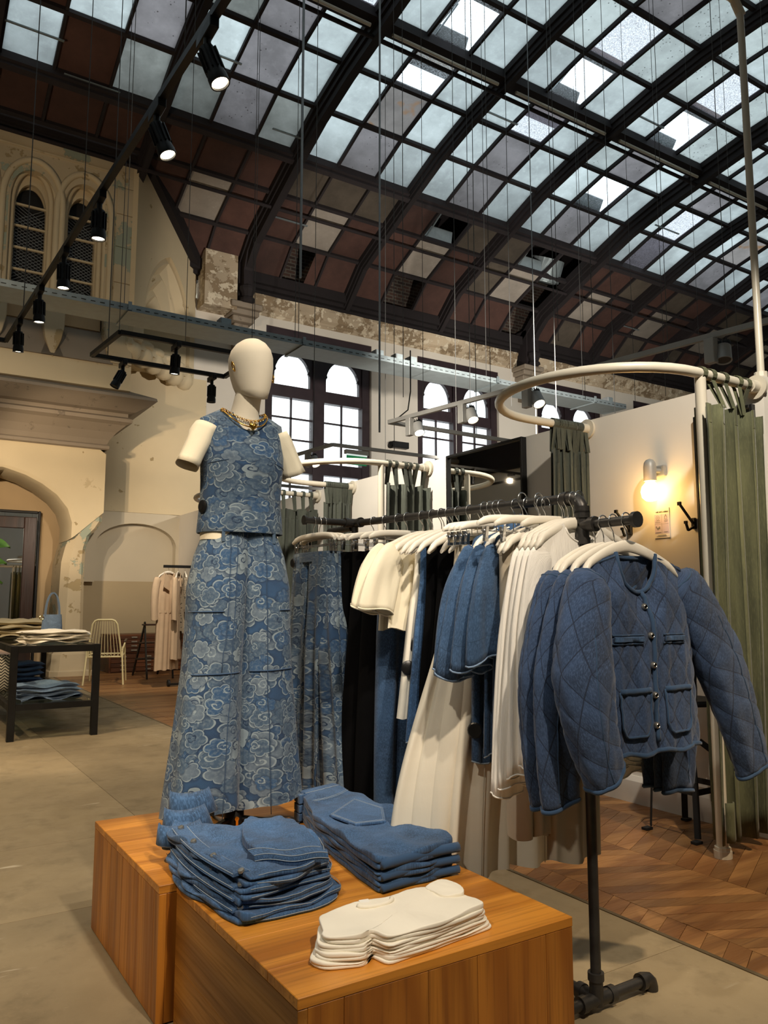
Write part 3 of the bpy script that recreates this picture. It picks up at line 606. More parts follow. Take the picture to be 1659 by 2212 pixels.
# ---------------------------------------------------------------- floor: worn concrete bays, oak chevron parquet, edge trim
fl=struct('floor')
ys=[-2.3,1.9,3.40,4.365,7.0,9.6,15.1]; xs=[-6.8,-2.4,1.30,2.475]
q=MB(); q.bb((-7,-2.4,-.12),(32,15.4,-.03)); q.build('sub_floor',m_conc,fl)
for j in range(len(ys)-1):
    for i in range(len(xs)-1):
        q=MB(); g=.0012; q.bb((xs[i]+g,ys[j]+g,-.05),(xs[i+1]-g,ys[j+1]-g,0)); q.build('concrete_slab',m_conc,fl)
q=MB(); q.bb((2.474,-2.3,-.05),(2.492,13.9,.003)); q.build('edge_trim',m_trim,fl)
ST=[(2.495,2.634,1),(2.634,3.176,-1),(3.176,3.70,1),(3.70,4.24,-1),(4.24,4.78,1)]+[(4.78+.54*k,5.32+.54*k,-1 if k%2==0 else 1) for k in range(10)]
PL=[]
for si,(x0,x1,s) in enumerate(ST):
    p=.088; rise=s*.47*(x1-x0)
    for k in range(int(17/p)):
        y=-2.2+k*p
        if y+max(0,rise)>15: continue
        PL.append((math.hypot((x0+x1)/2-0,y-1.0)+(0 if y>.3 else 50)+(60 if si>3 else 0),x0,x1,y,p,rise))
PL.sort(key=lambda a:a[0]); st=MB()
for n_,(d,x0,x1,y,p,rise) in enumerate(PL):
    g=.0012; zt=rng.random()*.0012; q=MB() if n_<300 else st
    b=[(x0+g,y+g),(x1-g,y+g+rise),(x1-g,y+p-g+rise),(x0+g,y+p-g)]
    q.add([(x,yy,-.02) for x,yy in b]+[(x,yy,zt) for x,yy in b],[(0,1,5,4),(1,2,6,5),(2,3,7,6),(3,0,4,7),(4,5,6,7)])
    if n_<300: q.build('plank',m_plank,fl)
st.build('plank_field',m_plank,fl,kind='stuff')
q=MB(); q.bb((2.5,13.9,-.02),(4.8,15,-.001)); q.build('far_boards',m_plank,fl)
# ---------------------------------------------------------------- fitting rooms on the right
pw=thing('partition_wall',(3.95,2.37,0),'long white painted fitting room partition with a lit wall lamp on it','partition')
q=MB(); q.bb((3.95,2.37,.0),(4.05,9.6,2.43)); q.build('panel',m_part,pw)
q=MB(); q.prism([(3.925,0),(3.95,0),(3.95,.16),(3.94,.16),(3.925,.13)],2.38,9.6,lambda x,z,h:(x,h,z)); q.build('skirting_board',m_part,pw)
q=MB(); q.bb((4.05,2.37,0),(6.6,2.47,2.43)); q.build('return_panel',m_part,pw)
def rail_path(y0,y1,n=22):
    P=[(3.95,y0,2.37),(3.48,y0,2.37)]; c=(y0+y1)/2; r=(y1-y0)/2
    P+=[(3.42-.58*math.sin(R(a)),c-r*math.cos(R(a)),2.37) for a in np.linspace(0,180,n)]
    return P+[(3.5,y1,2.37),(3.95,y1,2.37)]
def hoop(y0,y1,lab,r=.027):
    h=thing('curtain_rail',(3.46,y0,0),lab,'curtain rail','hooped fitting room rails')
    q=MB(); q.tube(rail_path(y0,y1),r,12); q.build('hoop',m_rail,h,smooth=60)
    q=MB(); q.cyl((3.46,y0+.005,0),(3.46,y0+.005,2.37),r*1.05,12); q.build('pole',m_rail,h,smooth=60)
    q=MB(); q.cyl((3.46,y0+.005,0),(3.46,y0+.005,.035),r*1.55,12); q.cyl((3.46,y0+.005,.035),(3.46,y0+.005,.05),r*1.4,12); q.build('foot',m_rail,h)
    for y in (y0,y1):
        q=MB(); q.cyl((3.947,y,2.37),(3.93,y,2.37),.066,20); q.cyl((3.93,y,2.37),(3.88,y,2.37),.036,14); q.build('wall_flange',m_rail,h,smooth=40)
def curtain(x0,x1,y,n,lab,mat,amp=.035,zt=2.20,zb=.07,seed=0,dense=1,gather=0,grp='velvet fitting room curtains'):
    c=thing('curtain',(x0,y,0),lab,'curtain',grp); rg=random.Random(seed); ph=[rg.random()*6 for _ in range(4)]
    w=x1-x0
    def P(u,v):
        a=amp*(1-.35*v); k=2*PI*n*u
        yy=y+a*math.sin(k+.5*math.sin(2*k+ph[0])+ph[3])+.012*math.sin(k*.37+ph[1]+3*v)
        x=lerp(x0,x1,u)+.012*math.sin(k*2+ph[2])+(.02*(u-.5))*math.sin(v*2.4); z=lerp(zt,zb,v)+.01*math.sin(5*u*n+ph[1])*(1-v)
        return (x,yy,z)
    q=MB(); q.grid(P,int(n*18),16); o=q.build('drape',mat,c,smooth=180,solid=.004)
    q=MB(); q.grid(lambda u,v:(lambda p:(p[0],p[1]-.004,p[2]))(P(u,v*.045)),int(n*12),2); q.build('heading_band',mat,c,smooth=180)
    nt=int(n*1.2*dense)
    for i in range(nt):
        u=(i+.5)/nt; p=P(u,0); X=p[0]; q=MB(); wd=.016 if dense<2 else .02; loop=[]
        for a in np.linspace(-60,240,11): loop.append((y+.032*math.cos(R(a)),2.372+.033*math.sin(R(a))))
        loop=[(p[1]-.004,p[2]-.01)]+loop[::-1]+[(p[1]+.006,p[2]-.01)]
        sk=(rg.random()-.5)*.008
        q.loft([[(X+sk*min(1,(zz-p[2])/.15)+s*wd,yy,zz) for yy,zz in loop] for s in (-1,1)],False); q.build('tab',mat,c,solid=.003)
    return c
hoop(2.405,3.62,'cream hooped curtain rail on a pole, nearest, in front of the wall lamp')
hoop(5.45,6.75,'cream hooped curtain rail of the middle fitting room, beyond the wall mirror',.026)
hoop(7.5,8.8,'cream hooped curtain rail of the farthest fitting room, behind the mannequin',.026)
curtain(3.40,3.90,2.405,4.2,'olive velvet curtain with tab tops at the right edge, beside the cream pole',m_velv,.065,seed=3)
curtain(3.60,3.91,3.62,6,'grey green gathered curtain between the wall mirror and the wall lamp',m_velg,.026,seed=5,dense=1.6)
curtain(3.50,3.92,5.45,5,'grey green tab top curtain hanging left of the wall mirror, above the rack',m_velg,.04,seed=8)
curtain(3.62,3.92,6.75,6,'tightly gathered dark curtain behind the mannequin and rack end',m_velg,.026,seed=11,dense=1.6)
curtain(3.15,3.92,7.5,6,'dark tab top curtain just right of the mannequin waist',m_velg,.04,seed=14)
q=thing('pull_strap',(3.41,2.39,0),'pale green loose strap pocket hanging at the left curtain edge','strap'); b=MB(); b.grid(lambda u,v:(3.40+.06*u,2.345-.02*math.sin(u*3),lerp(.27,.09,v)),4,4); b.build('pocket',m_velv,q,smooth=180,solid=.006)
def mirror(name,x,y0,y1,z0,z1,lab,fw=.03,d=.05):
    m=thing(name,(x,y0,z0),lab,'mirror')
    q=MB(); q.bb((x-d*.6,y0+fw*.6,z0+fw*.6),(x-d*.5,y1-fw*.6,z1-fw*.6)); q.build('glass',m_mirror,m)
    for a,b in (((x-d,y0,z0),(x,y0+fw,z1)),((x-d,y1-fw,z0),(x,y1,z1)),((x-d,y0+fw,z0),(x,y1-fw,z0+fw)),((x-d,y0+fw,z1-fw),(x,y1-fw,z1))):
        q=MB(); q.bb(a,b); q.build('frame_bar',m_blk,m,bevel=.002)
mirror('wall_mirror',3.948,4.22,5.14,.55,2.425,'large black framed mirror on the white partition above the clothes rack',.02,.05)
mirror('cubicle_mirror',3.948,2.42,2.79,.12,2.28,'narrow dark framed mirror edge-on behind the cream pole',.02,.03)
s=thing('wall_lamp',(3.95,3.05,1.98),'glowing wall lamp with a grey capsule holder on the white partition','lamp')
q=MB(); q.bb((3.925,3.005,1.965),(3.95,3.075,2.035)); q.build('back_plate',m_greyl,s,bevel=.008,seg=2)
q=MB(); q.cyl((3.93,3.04,2.0),(3.87,3.06,2.0),.014,10); q.build('arm',m_greyl,s)
q=MB(); q.lathe([(.005,.105),(.022,.098),(.034,.08),(.038,.055),(.038,-.03),(.03,-.03)],(3.86,3.06,1.965),18); q.build('holder',m_greyl,s,smooth=50)
q=MB(); q.lathe([(.02,-.03),(.03,-.04),(.05,-.065),(.058,-.095),(.05,-.13),(.028,-.15),(.003,-.155)],(3.86,3.06,1.965),18); q.build('bulb',emit('amber_bulb',(1,.62,.2),22),s,smooth=180)
pl=bpy.data.lights.new('bulb_light','POINT'); pl.energy=3.2; pl.color=(1,.52,.16); pl.shadow_soft_size=.07; po=bpy.data.objects.new('bulb_light',pl); COL.objects.link(po); po.location=(3.74,3.06,1.86)
p=thing('notice',(3.948,3.05,1.62),'small lilac paper notice pinned under the glowing wall lamp','sign')
def wallrect(y0,y1,z0,z1,mat,name,x=3.944): q=MB(); q.bb((x,y0,z0),(3.949,y1,z1)); return q.build(name,mat,p)
NY,NZ=3.055,1.685; m_lilp=plain('lilac_paper',C('#c5b8cb'),.8,0,.03); m_pap=plain('white_paper',C('#dcd6cc'),.8,0,.03)
wallrect(NY-.055,NY+.055,NZ-.09,NZ+.09,m_pap,'sheet'); wallrect(NY-.051,NY+.051,NZ-.064,NZ+.054,m_lilp,'tinted_panel',3.9435)
q=MB()
for a,b,c,d in ((-.0006,.0006,-.064,.054),(-.051,.051,-.006,-.005)): q.bb((3.943,NY+a,NZ+c),(3.944,NY+b,NZ+d))
q.build('rule',m_greym,p)
def text(s,loc,size,rot,parent,mat,name='lettering',align='CENTER',bold=0):
    cu=bpy.data.curves.new(name,'FONT'); cu.body=s; cu.size=size; cu.align_x=align; cu.extrude=.0003; cu.offset=bold
    tmp=bpy.data.objects.new('t',cu); COL.objects.link(tmp); bpy.context.view_layer.update(); me=bpy.data.meshes.new_from_object(tmp.evaluated_get(bpy.context.evaluated_depsgraph_get())); bpy.data.objects.remove(tmp); o=bpy.data.objects.new(name,me); COL.objects.link(o); me.materials.clear(); me.materials.append(mat); o.parent=parent; o['kind']='stuff'; off=Vector(OFF.get(parent.name,(0,0,0))) if parent else Vector()
    o.location=Vector(loc)-off; o.rotation_euler=rot; return o
RW=(R(90),0,R(-90))
text('WE ARE LABELS',(3.9428,NY-.004,NZ+.063),.0125,RW,p,m_ink,bold=.0003)
q=MB(); q.ring([(NY+.027+.0125*math.cos(a),NZ+.033+.0125*math.sin(a)) for a in np.linspace(0,2*PI,20,False)],[(NY+.027+.011*math.cos(a),NZ+.033+.011*math.sin(a)) for a in np.linspace(0,2*PI,20,False)],0,.001,lambda y,z,h:(3.9425+h,y,z)); q.bb((3.9425,NY+.022,NZ+.031),(3.9435,NY+.031,NZ+.035))
q.prism([(NY-.03,NZ+.052),(NY-.0245,NZ+.044),(NY-.0355,NZ+.044)],0,.001,lambda y,z,h:(3.9425+h,y,z)); q.ring([(NY-.022,NZ+.042),(NY-.022,NZ+.022),(NY-.038,NZ+.022),(NY-.038,NZ+.042)],[(NY-.0235,NZ+.0405),(NY-.0235,NZ+.0235),(NY-.0365,NZ+.0235),(NY-.0365,NZ+.0405)],0,.001,lambda y,z,h:(3.9425+h,y,z))
for a,b,c,d in ((.012,.04,.014,.0165),(.008,.045,.004,.0065),(-.044,-.018,.014,.0165),(-.04,-.02,.006,.008),(.006,.045,-.058,-.0545),(-.042,-.014,-.056,-.0535),(-.03,.03,-.074,-.072),(-.035,.038,-.081,-.079),(.012,.02,-.036,-.02),(.022,.034,-.04,-.026),(.036,.042,-.03,-.018)): q.bb((3.9425,NY+a,NZ+c),(3.9435,NY+b,NZ+d))
q.build('small_print',m_greym,p,kind='stuff')
def hook(y,z,lab):
    h=thing('coat_hook',(3.95,y,z),lab,'hook','black wall hooks on the partition')
    q=MB(); q.bb((3.93,y-.014,z-.035),(3.95,y+.014,z+.03)); q.build('plate',m_blk,h,bevel=.004)
    q=MB(); q.bar((3.93,y,z),(3.82,y,z+.1),.011,.011); q.box((3.815,y,z+.105),(.014,.02,.02)); q.build('long_prong',m_blk,h)
    q=MB(); q.bar((3.94,y,z-.02),(3.885,y,z-.045),.011,.011); q.bar((3.885,y,z-.045),(3.868,y,z-.005),.011,.011); q.box((3.866,y,z),(.013,.018,.016)); q.build('short_prong',m_blk,h)
hook(2.83,1.665,'black double coat hook right of the notice, beside the curtain'); hook(3.29,1.665,'black double coat hook right behind the rack end, left of the notice')
t=thing('stool',(3.70,2.76,0),'black metal workshop stool behind the quilted jackets','stool')
for sx,sy in ((-1,-1),(1,-1),(1,1),(-1,1)):
    q=MB(); P=[(3.70+sx*r*.72,2.76+sy*r*.72,z) for r,z in ((.03,.64),(.035,.52),(.06,.47),(.11,.43),(.155,.37),(.185,.29),(.19,.2),(.2,.02))]
    for a,b in zip(P,P[1:]): q.bar(a,b,.032,.008,(sx,sy,0))
    q.box((3.70+sx*.165,2.76+sy*.152,.008),(.05,.035,.012)); q.build('leg',m_blkm,t)
for a,b in (((-1,-1),(1,-1)),((1,-1),(1,1)),((1,1),(-1,1)),((-1,1),(-1,-1))):
    q=MB(); q.bar((3.70+a[0]*.136,2.76+a[1]*.136,.24),(3.70+b[0]*.136,2.76+b[1]*.136,.24),.006,.03); q.build('stretcher',m_blkm,t)
q=MB(); q.cyl((3.7,2.76,.4),(3.7,2.76,.66),.022,12); q.lathe([(.04,.42),(.045,.5),(.045,.6),(.05,.66)],(3.7,2.76,0),14); q.build('column',m_blkm,t)
q=MB(); q.lathe([(.02,.66),(.16,.665),(.165,.68),(.16,.695),(.02,.69)],(3.7,2.76,0),24); q.build('seat',m_blkm,t)
t=thing('white_conduit',(4.02,2.42,2.43),'tall white pipe rising from the partition corner to the roof','pipe'); q=MB(); q.tube([(4.02,2.42,2.43),(4.02,2.42,4.6),(4.01,2.425,4.68),(3.96,2.44,4.72),(3.5,2.55,4.78)],.02,10); q.build('tube',m_rail,t,smooth=60)
q=MB(); q.cyl((4.02,2.42,2.43),(4.02,2.42,2.47),.035,10); q.build('collar_fitting',m_rail,t); q=MB(); q.cyl((3.99,2.43,4.70),(4.03,2.42,4.62),.027,10); q.build('elbow_fitting',m_rail,t)
# ---------------------------------------------------------------- lighting tracks, spots, wires, cable tray
def wire(x,y,z0,z1,i,lab='thin steel wire',r=.0035,mat=None):
    q=MB(); q.cyl((x,y,z0),(x,y,z1),r,5); o=q.build('suspension_wire',mat or m_wire,loc=(x,y,z0)); tag(o,lab,'wire','suspension wires'); return o
def zroof(y): return ip(y,PY[::-1],PZ[::-1])
def black_spot(loc,aim,lab,lit=True,watts=55,grp='black track spots'):
    x,y,z=loc; t=local('track_spot',loc,lab,'spotlight',grp); OFF[t.name]=loc
    q=MB(); q.bb((x-.02,y-.085,z-.062),(x+.02,y+.085,z-.014)); q.bb((x-.05,y-.02,z-.10),(x-.02,y+.03,z-.03)) if False else None; q.build('adapter',m_blk,t,bevel=.003)
    q=MB(); q.cyl((x,y,z-.06),(x,y,z-.115),.016,10); q.build('swivel',m_blk,t)
    d=(Vector(aim)-Vector(loc)).normalized(); rot=d.to_track_quat('-Z','Y').to_matrix(); c=Vector((x,y,z-.115))
    q=MB(); q.lathe([(.012,.012),(.032,.008),(.036,-.02),(.036,-.10),(.043,-.135),(.043,-.165),(.037,-.165),(.034,-.155)],c,18,rot,cap=False)
    for k in range(10):
        a=2*PI*k/10; m=rot@Euler((0,0,a)).to_matrix(); q.box(c+m@Vector((.038,0,-.055)),(.012,.007,.10),m)
    q.build('body',m_blk,t,smooth=35)
    q=MB(); q.lathe([(.001,-.157),(.036,-.157)],c,16,rot,cap=False); q.build('lens',m_lens if lit else m_off,t)
    if lit: spot('track_or_fill_spot',c+d*.18,Vector(aim),watts,WARM,55,.7,.04)
    return t
TX=[(1.0-.0377*(y-2.93),y) for y in (2.93,3.56,4.57,5.45,6.23,7.07)]
tr=thing('light_track',(.95,5,3.6),'long black lighting track running overhead from upper left','track')
q=MB(); q.bar((1.133,-.6,3.6),(.8195,7.72,3.6),.035,.036); q.build('long_run',m_blk,tr); q=MB(); q.bar((.8195,7.72,3.6),(-1.2,7.72,3.6),.035,.036); q.build('cross_run',m_blk,tr)
LB=['first','second','third','fourth','fifth','sixth']
AIM=[(1.75,2.35,1.2),(1.75,3.0,1.2),(1.0,4.75,0),(1.0,5.5,0),(1.0,6.4,0),(1.0,7.6,0)]
for i,(x,y) in enumerate(TX): black_spot((x,y,3.6),AIM[i],'lit black spot on the long overhead track, %s from the top'%LB[i],watts=(40,40,70,90,90,110)[i])
t3=thing('rear_track_loop',(-2,10,3.5),'black track with a lit spot, seen only in the wall mirror','track'); q=MB(); q.bar((-2.2,8,3.55),(-2.2,13,3.55),.04,.04); q.build('long_run',m_blk,t3); q=MB(); q.bar((-2.2,10.5,3.55),(0,10.5,3.55),.04,.04); q.build('cross_run',m_blk,t3)
black_spot((-1.6,10.5,3.55),(1.5,8,2.2),'lit black spot reflected in the wall mirror',watts=20); black_spot((-.7,10.5,3.55),(-.7,10.6,0),'dark black spot reflected in the wall mirror',False)
t2=thing('light_track_loop',(1.5,6.5,3.45),'black rectangular track loop hanging left of the mannequin head','track')
LP=[(1.48,7.25),(1.545,6.5),(2.75,6.5),(2.75,7.25)]
for a,b in zip(LP,LP[1:]+LP[:1]): q=MB(); q.bar((*a,3.45),(*b,3.45),.036,.038); q.build('run',m_blk,t2)
black_spot((2.02,6.5,3.45),(1.98,6.9,0),'lit black spot hanging from the near side of the track loop',watts=80)
black_spot((1.76,7.25,3.45),(1.45,7.25,2.8),'dark tilted black spot at the left of the track loop',False)
black_spot((2.62,7.25,3.45),(2.62,7.3,2),'dark upright black spot just left of the mannequin head',False)
ct=thing('cable_tray',(0,9,4.5),'long grey galvanised cable tray hanging across the hall','cable tray')
q=MB(); q.bb((-1.5,8.76,4.5),(10.5,9.24,4.504)); q.bb((-1.5,8.756,4.5),(10.5,8.762,4.58)); q.bb((-1.5,9.238,4.5),(10.5,9.244,4.58)); q.build('tray',m_galv,ct)
q=MB()
for i in range(120): q.bb((-1.45+i*.1,8.752,4.53),(-1.40+i*.1,8.757,4.538))
q.build('slots',m_blkm,ct,kind='stuff')
for x in (.6,2.15,4.35,7.6,9.7): q=MB(); q.bb((x,8.72,4.485),(x+.04,9.28,4.5)); q.bb((x,8.72,4.49),(x+.04,8.735,4.60)); q.build('bracket',m_galv,ct)
for x,w in ((3.3,.14),(5.55,.13),(5.88,.13),(6.12,.12),(10.2,.12)):
    j=thing('junction_box',(x,8.95,4.57),'small grey junction box on the cable tray, %s'%{3.3:'left of the mannequin head',5.55:'leftmost of three by the first window',5.88:'middle of three by the first window',6.12:'rightmost of three by the first window',10.2:'near its right end'}[x],'box','tray boxes')
    q=MB(); q.bb((x,8.88,4.572),(x+w,9.02,4.70)); q.build('case',m_greym,j,bevel=.005); q=MB(); q.bb((x+.01,8.872,4.585),(x+w-.01,8.88,4.688)); q.build('lid',m_galv,j)
    q=MB(); q.tube([(x+w,8.95,4.64),(x+w+.08,8.95,4.64),(x+w+.14,8.93,4.60),(x+w+.16,8.92,4.575)],.008,6); q.build('cable',m_greym,j)
def grey_spot(loc,aim,lab,lit=True):
    x,y,z=loc; t=local('grey_track_spot',loc,lab,'spotlight','grey track spots'); OFF[t.name]=loc
    q=MB(); q.bb((x-.028,y-.04,z-.20),(x+.028,y+.04,z-.018)); q.build('driver_box',m_greyl,t,bevel=.004)
    d=(Vector(aim)-Vector(loc)).normalized(); rot=d.to_track_quat('-Z','Y').to_matrix(); c=Vector((x+.07,y-.05,z-.12)) 
    q=MB(); q.cyl((x,y,z-.15),c,.012,8); q.build('pivot',m_greyl,t)
    q=MB(); q.lathe([(.05,.05),(.055,.045),(.055,-.05),(.056,-.07),(.05,-.07),(.046,-.06)],c,20,rot,False); q.build('head',m_greyl,t,smooth=40)
    q=MB()
    for k in range(16):
        a=2*PI*k/16; m=rot@Euler((0,0,a)).to_matrix(); q.box(c+m@Vector((.035,0,.065)),(.04,.005,.035),m)
    q.build('cooling_fins',m_blkm,t)
    q=MB(); q.lathe([(.001,-.063),(.05,-.063)],c,16,rot,False); q.build('lens',m_lens if lit else m_off,t)
    if lit: spot('track_or_fill_spot',c+d*.1,Vector(aim),70,WARM2,80,.7,.05)
g=thing('grey_light_track',(4.39,6.77,3.1),'pale grey lighting track hung over the fitting rooms','track')
q=MB(); q.bar((4.39,6.77,3.1),(5.02,2.3,3.1),.036,.04); q.build('long_run',m_greyl,g); q=MB(); q.bar((4.39,6.77,3.1),(7.6,6.85,3.1),.036,.04); q.build('cross_run',m_greyl,g)
grey_spot((4.435,6.45,3.1),(4.3,5.6,1.6),'grey spot nearest the bare corner of the grey track, lit'); grey_spot((4.538,5.72,3.1),(4.4,4.8,1.5),'lit grey spot in front of the second window'); grey_spot((4.647,4.95,3.1),(4.5,4.0,1.6),'lit grey spot seen through the nearest curtain hoop'); grey_spot((4.879,3.30,3.1),(4.5,3.0,1.5),'grey spot with black fins at upper right, seen from below',False)
g=thing('far_light_track',(4.45,8.2,3.15),'far grey lighting track behind the mannequin shoulder','track')
q=MB(); q.bar((4.4,9.3,3.12),(4.5,8.2,3.12),.035,.04); q.build('side_run',m_greyl,g); q=MB(); q.bar((4.5,8.2,3.12),(6.6,8.2,3.12),.035,.04); q.build('cross_run',m_greyl,g)
grey_spot((4.45,8.75,3.12),(4.6,8.1,2.0),'distant grey spot behind the mannequin shoulder')
for x,y,z in ((4.2,10.2,2.9),): g=thing('rear_light_track',(x,y,z),'lowest far grey track seen above the dark curtains','track'); q=MB(); q.bar((x,y,z),(x+2.6,y+.1,z),.035,.04); q.build('run',m_greyl,g)
e=thing('exit_sign',(4.7,8.2,2.92),'green and white exit sign hanging behind the cream curtain rail','sign')
q=MB(); q.bb((4.68,8.17,3.03),(5.0,8.23,3.08)); q.build('housing',m_greyl,e); m_exg=emit('exit_green',C('#1f7a4a'),.7); m_exw=emit('exit_white',(.85,.97,.9),.8)
q=MB(); q.bb((4.70,8.195,2.90),(4.985,8.205,3.03)); q.build('panel',m_exg,e)
q=MB(); q.bb((4.695,8.19,3.012),(4.99,8.194,3.03)); q.bb((4.735,8.19,2.915),(4.775,8.194,2.975)); fx=lambda x,z,h:(x,8.19+h,z)
q.prism([(4.80,2.915),(4.815,2.915),(4.825,2.94),(4.845,2.925),(4.85,2.93),(4.83,2.955),(4.845,2.96),(4.84,2.967),(4.81,2.965),(4.805,2.945)],0,.004,fx); q.cyl((4.832,8.19,2.976),(4.832,8.194,2.976),.007,8)
q.prism([(4.88,2.94),(4.93,2.94),(4.93,2.925),(4.96,2.947),(4.93,2.97),(4.93,2.954),(4.88,2.954)],0,.004,fx); q.build('pictogram',m_exw,e)
e=thing('emergency_light',(9.9,15,4.88),'small black emergency flood lamp on the wall between two windows','lamp'); q=MB(); q.bb((9.75,14.85,4.8),(10.2,14.998,4.95)); q.build('body',m_blk,e,bevel=.01); q=MB(); q.lathe([(.05,.0),(.08,-.1)],(9.72,14.9,4.9),12,Euler((R(60),0,R(-30))).to_matrix()); q.build('lamp_head',m_blk,e)
# wires down to tracks and tray
W=[(.99,3.2,3.62),(.93,5.0,3.62),(.85,6.9,3.62),(.6,9,4.6),(2.17,9,4.6),(4.37,9,4.6),(4.37,8.9,4.6),(7.62,9,4.6),(9.72,9,4.6),(1.56,6.6,3.47),(2.1,6.5,3.47),(1.62,7.25,3.47),(2.72,6.5,3.47),(4.5,6.3,3.12),(4.62,5.4,3.12),(4.78,4.3,3.12),(4.93,3.2,3.12),(5.6,6.8,3.12),(6.9,6.83,3.12),(4.45,8.6,3.14),(5.4,8.2,3.14),(6.4,8.2,3.14),(.2,7.72,3.62),(6.0,7.4,3.6),(6.3,5.8,3.4),(6.6,5.0,3.3),(7.6,6.2,3.6),(8.4,7.2,3.8),(5.1,5.0,3.6),(5.6,4.2,3.2),(8.2,5.2,3.3),(9.2,6.4,3.5),(7.0,4.0,2.9),(7.4,8.2,4.0),(5.0,7.4,3.6),(4.3,10.2,2.9),(6.6,10.28,2.9)]
ORD=('first','second','third','fourth','fifth','sixth','seventh','eighth','ninth','tenth','eleventh','twelfth')
WG=[('the long overhead track, %s from the top',3),('the cable tray, %s from the left',6),('the black track loop, %s of four',4),('the grey fitting room track, %s from its bare corner',6),('the far grey track, %s from the left',3),('the end of the overhead cross track',1),('nothing visible above the fitting rooms, %s of twelve',12),('the lowest far grey track, %s of two',2)]
WL=[(t%ORD[k] if '%' in t else t) for t,n in WG for k in range(n)]
for i,(x,y,z) in enumerate(W): wire(x,y,z,zroof(y)-.05,i,'thin steel suspension wire to '+WL[i],r=.003 if y<6.8 else .0045)
for i,(x,y,z,m) in enumerate(((3.45,7.0,4.55,m_greym),(5.05,8.0,3.3,m_greym),(7.1,7.4,3.3,m_greym))): 
    q=MB(); q.cyl((x,y,z),(x,y,zroof(y)-.05),.013 if i<2 else .006,8); o=q.build('hanging_rod',m,loc=(x,y,z)); tag(o,('grey steel rod dropping from the roof above the mannequin head','grey steel rod dropping in front of the first two windows','thinner steel rod dropping left of the big grey track')[i],'rod')
q=MB(); q.tube([(4.62,6.7,3.9),(4.62,6.7,3.45),(4.6,6.72,3.25),(4.5,6.75,3.16),(4.42,6.77,3.13)],.007,6); o=q.build('power_cable',m_blk,loc=(4.5,6.75,3.13)); tag(o,'black power cable curling into the bare corner of the grey track','cable')
# ---------------------------------------------------------------- background left: mirrors, table, chair, chest, steps, coat rack
def stdmirror(x0,x1,y,z0,z1,fw,mat,lab,name,d=.05):
    m=thing(name,(x0,y,z0),lab,'mirror')
    q=MB(); q.bb((x0+fw*.7,y+d*.4,z0+fw*.7),(x1-fw*.7,y+d*.5,z1-fw*.7)); q.build('glass',m_mirror,m)
    for a,b in (((x0,y,z0),(x0+fw,y+d,z1)),((x1-fw,y,z0),(x1,y+d,z1)),((x0+fw,y,z1-fw),(x1-fw,y+d,z1)),((x0+fw,y,z0),(x1-fw,y+d,z0+fw))): q=MB(); q.bb(a,b); q.build('frame_bar',mat,m,bevel=.01)
m_dwood=wood('dark_mahogany',C('#3a2114'),C('#21110a'),1,2,.35,5)
stdmirror(.7,2.32,14.98,0,2.84,.05,m_blk,'tall thin framed wall mirror behind the dark wooden one','tall_mirror',.04)
stdmirror(.9,2.22,14.72,0,2.70,.2,m_dwood,'dark mahogany framed standing mirror in the arched recess','standing_mirror',.07)
t=thing('display_table',(1.38,9.1,0),'black steel display table with glass top and glass lower shelf','table')
TX0,TX1,TY0,TY1=1.03,1.735,7.7,10.5
for x in (TX0,TX1):
    for y in (TY0,TY1): q=MB(); q.bb((x-.03,y-.03,0),(x+.03,y+.03,.83)); q.build('leg',m_blk,t,bevel=.003)
for z0,z1 in ((.765,.825),(.262,.315)):
    for a,b in (((TX0+.03,TY0-.028),(TX1-.03,TY0+.028)),((TX0+.03,TY1-.028),(TX1-.03,TY1+.028)),((TX0-.028,TY0+.03),(TX0+.028,TY1-.03)),((TX1-.028,TY0+.03),(TX1+.028,TY1-.03))): q=MB(); q.bb((*a,z0),(*b,z1)); q.build('rail',m_blk,t)
    q=MB(); q.bb((TX0+.02,TY0+.02,z1-.004),(TX1-.02,TY1-.02,z1+.002)); q.build('glass_shelf' if z0<.5 else 'glass_top',m_tglass,t)
def foldpile(name,c,size,n,mat,lab,cat,grp,rz=0,wob=.012,seed=1,trimmat=None):
    rg=random.Random(seed); hh=size[2]/n
    for i in range(n):
        lb=lab[i] if isinstance(lab,list) else lab
        o=local(name,(c[0],c[1],c[2]+i*hh),lb,cat,grp,rz+(rg.random()-.5)*.12)
        w,d=size[0]/2*(1-.03*rg.random()),size[1]/2*(1-.03*rg.random()); dx,dy=(rg.random()-.5)*.03,(rg.random()-.5)*.02; ph=rg.random()*6
        def P(u,v,up):
            x=lerp(-w,w,u); y=lerp(-d,d,v); e=min(u,1-u,v,1-v); k=sm(min(1,e/.10))
            z=(hh*.5+(hh*.48*(k**.5))*(1 if up else -1)); z+=wob*math.sin(x*17+ph+y*9)*(.6+.4*math.sin(y*23+ph)) if up or i>0 else 0
            return (x+dx+wob*.5*math.sin(y*31+ph),y+dy+wob*.5*math.sin(x*27+ph*2),max(z,0.001))
        q=MB(); q.grid(lambda u,v:P(u,v,True),14,14,lambda u,v:(u*w*2,v*d*2)); q.grid(lambda u,v:P(u,v,False),14,14,lambda u,v:(u*w*2,v*d*2)); q.build('folded_cloth',mat,o,smooth=180)
foldpile('folded_tee',(1.43,8.12,.829),(.60,.36,.12),4,m_tee,['white folded top on the black glass table, lowest in its pile','second white folded top up the pile on the black table','third white folded top up the pile on the black table','crumpled white top lying uppermost on the black glass table'],'folded top','white tops on the glass table',.15,.018,2)
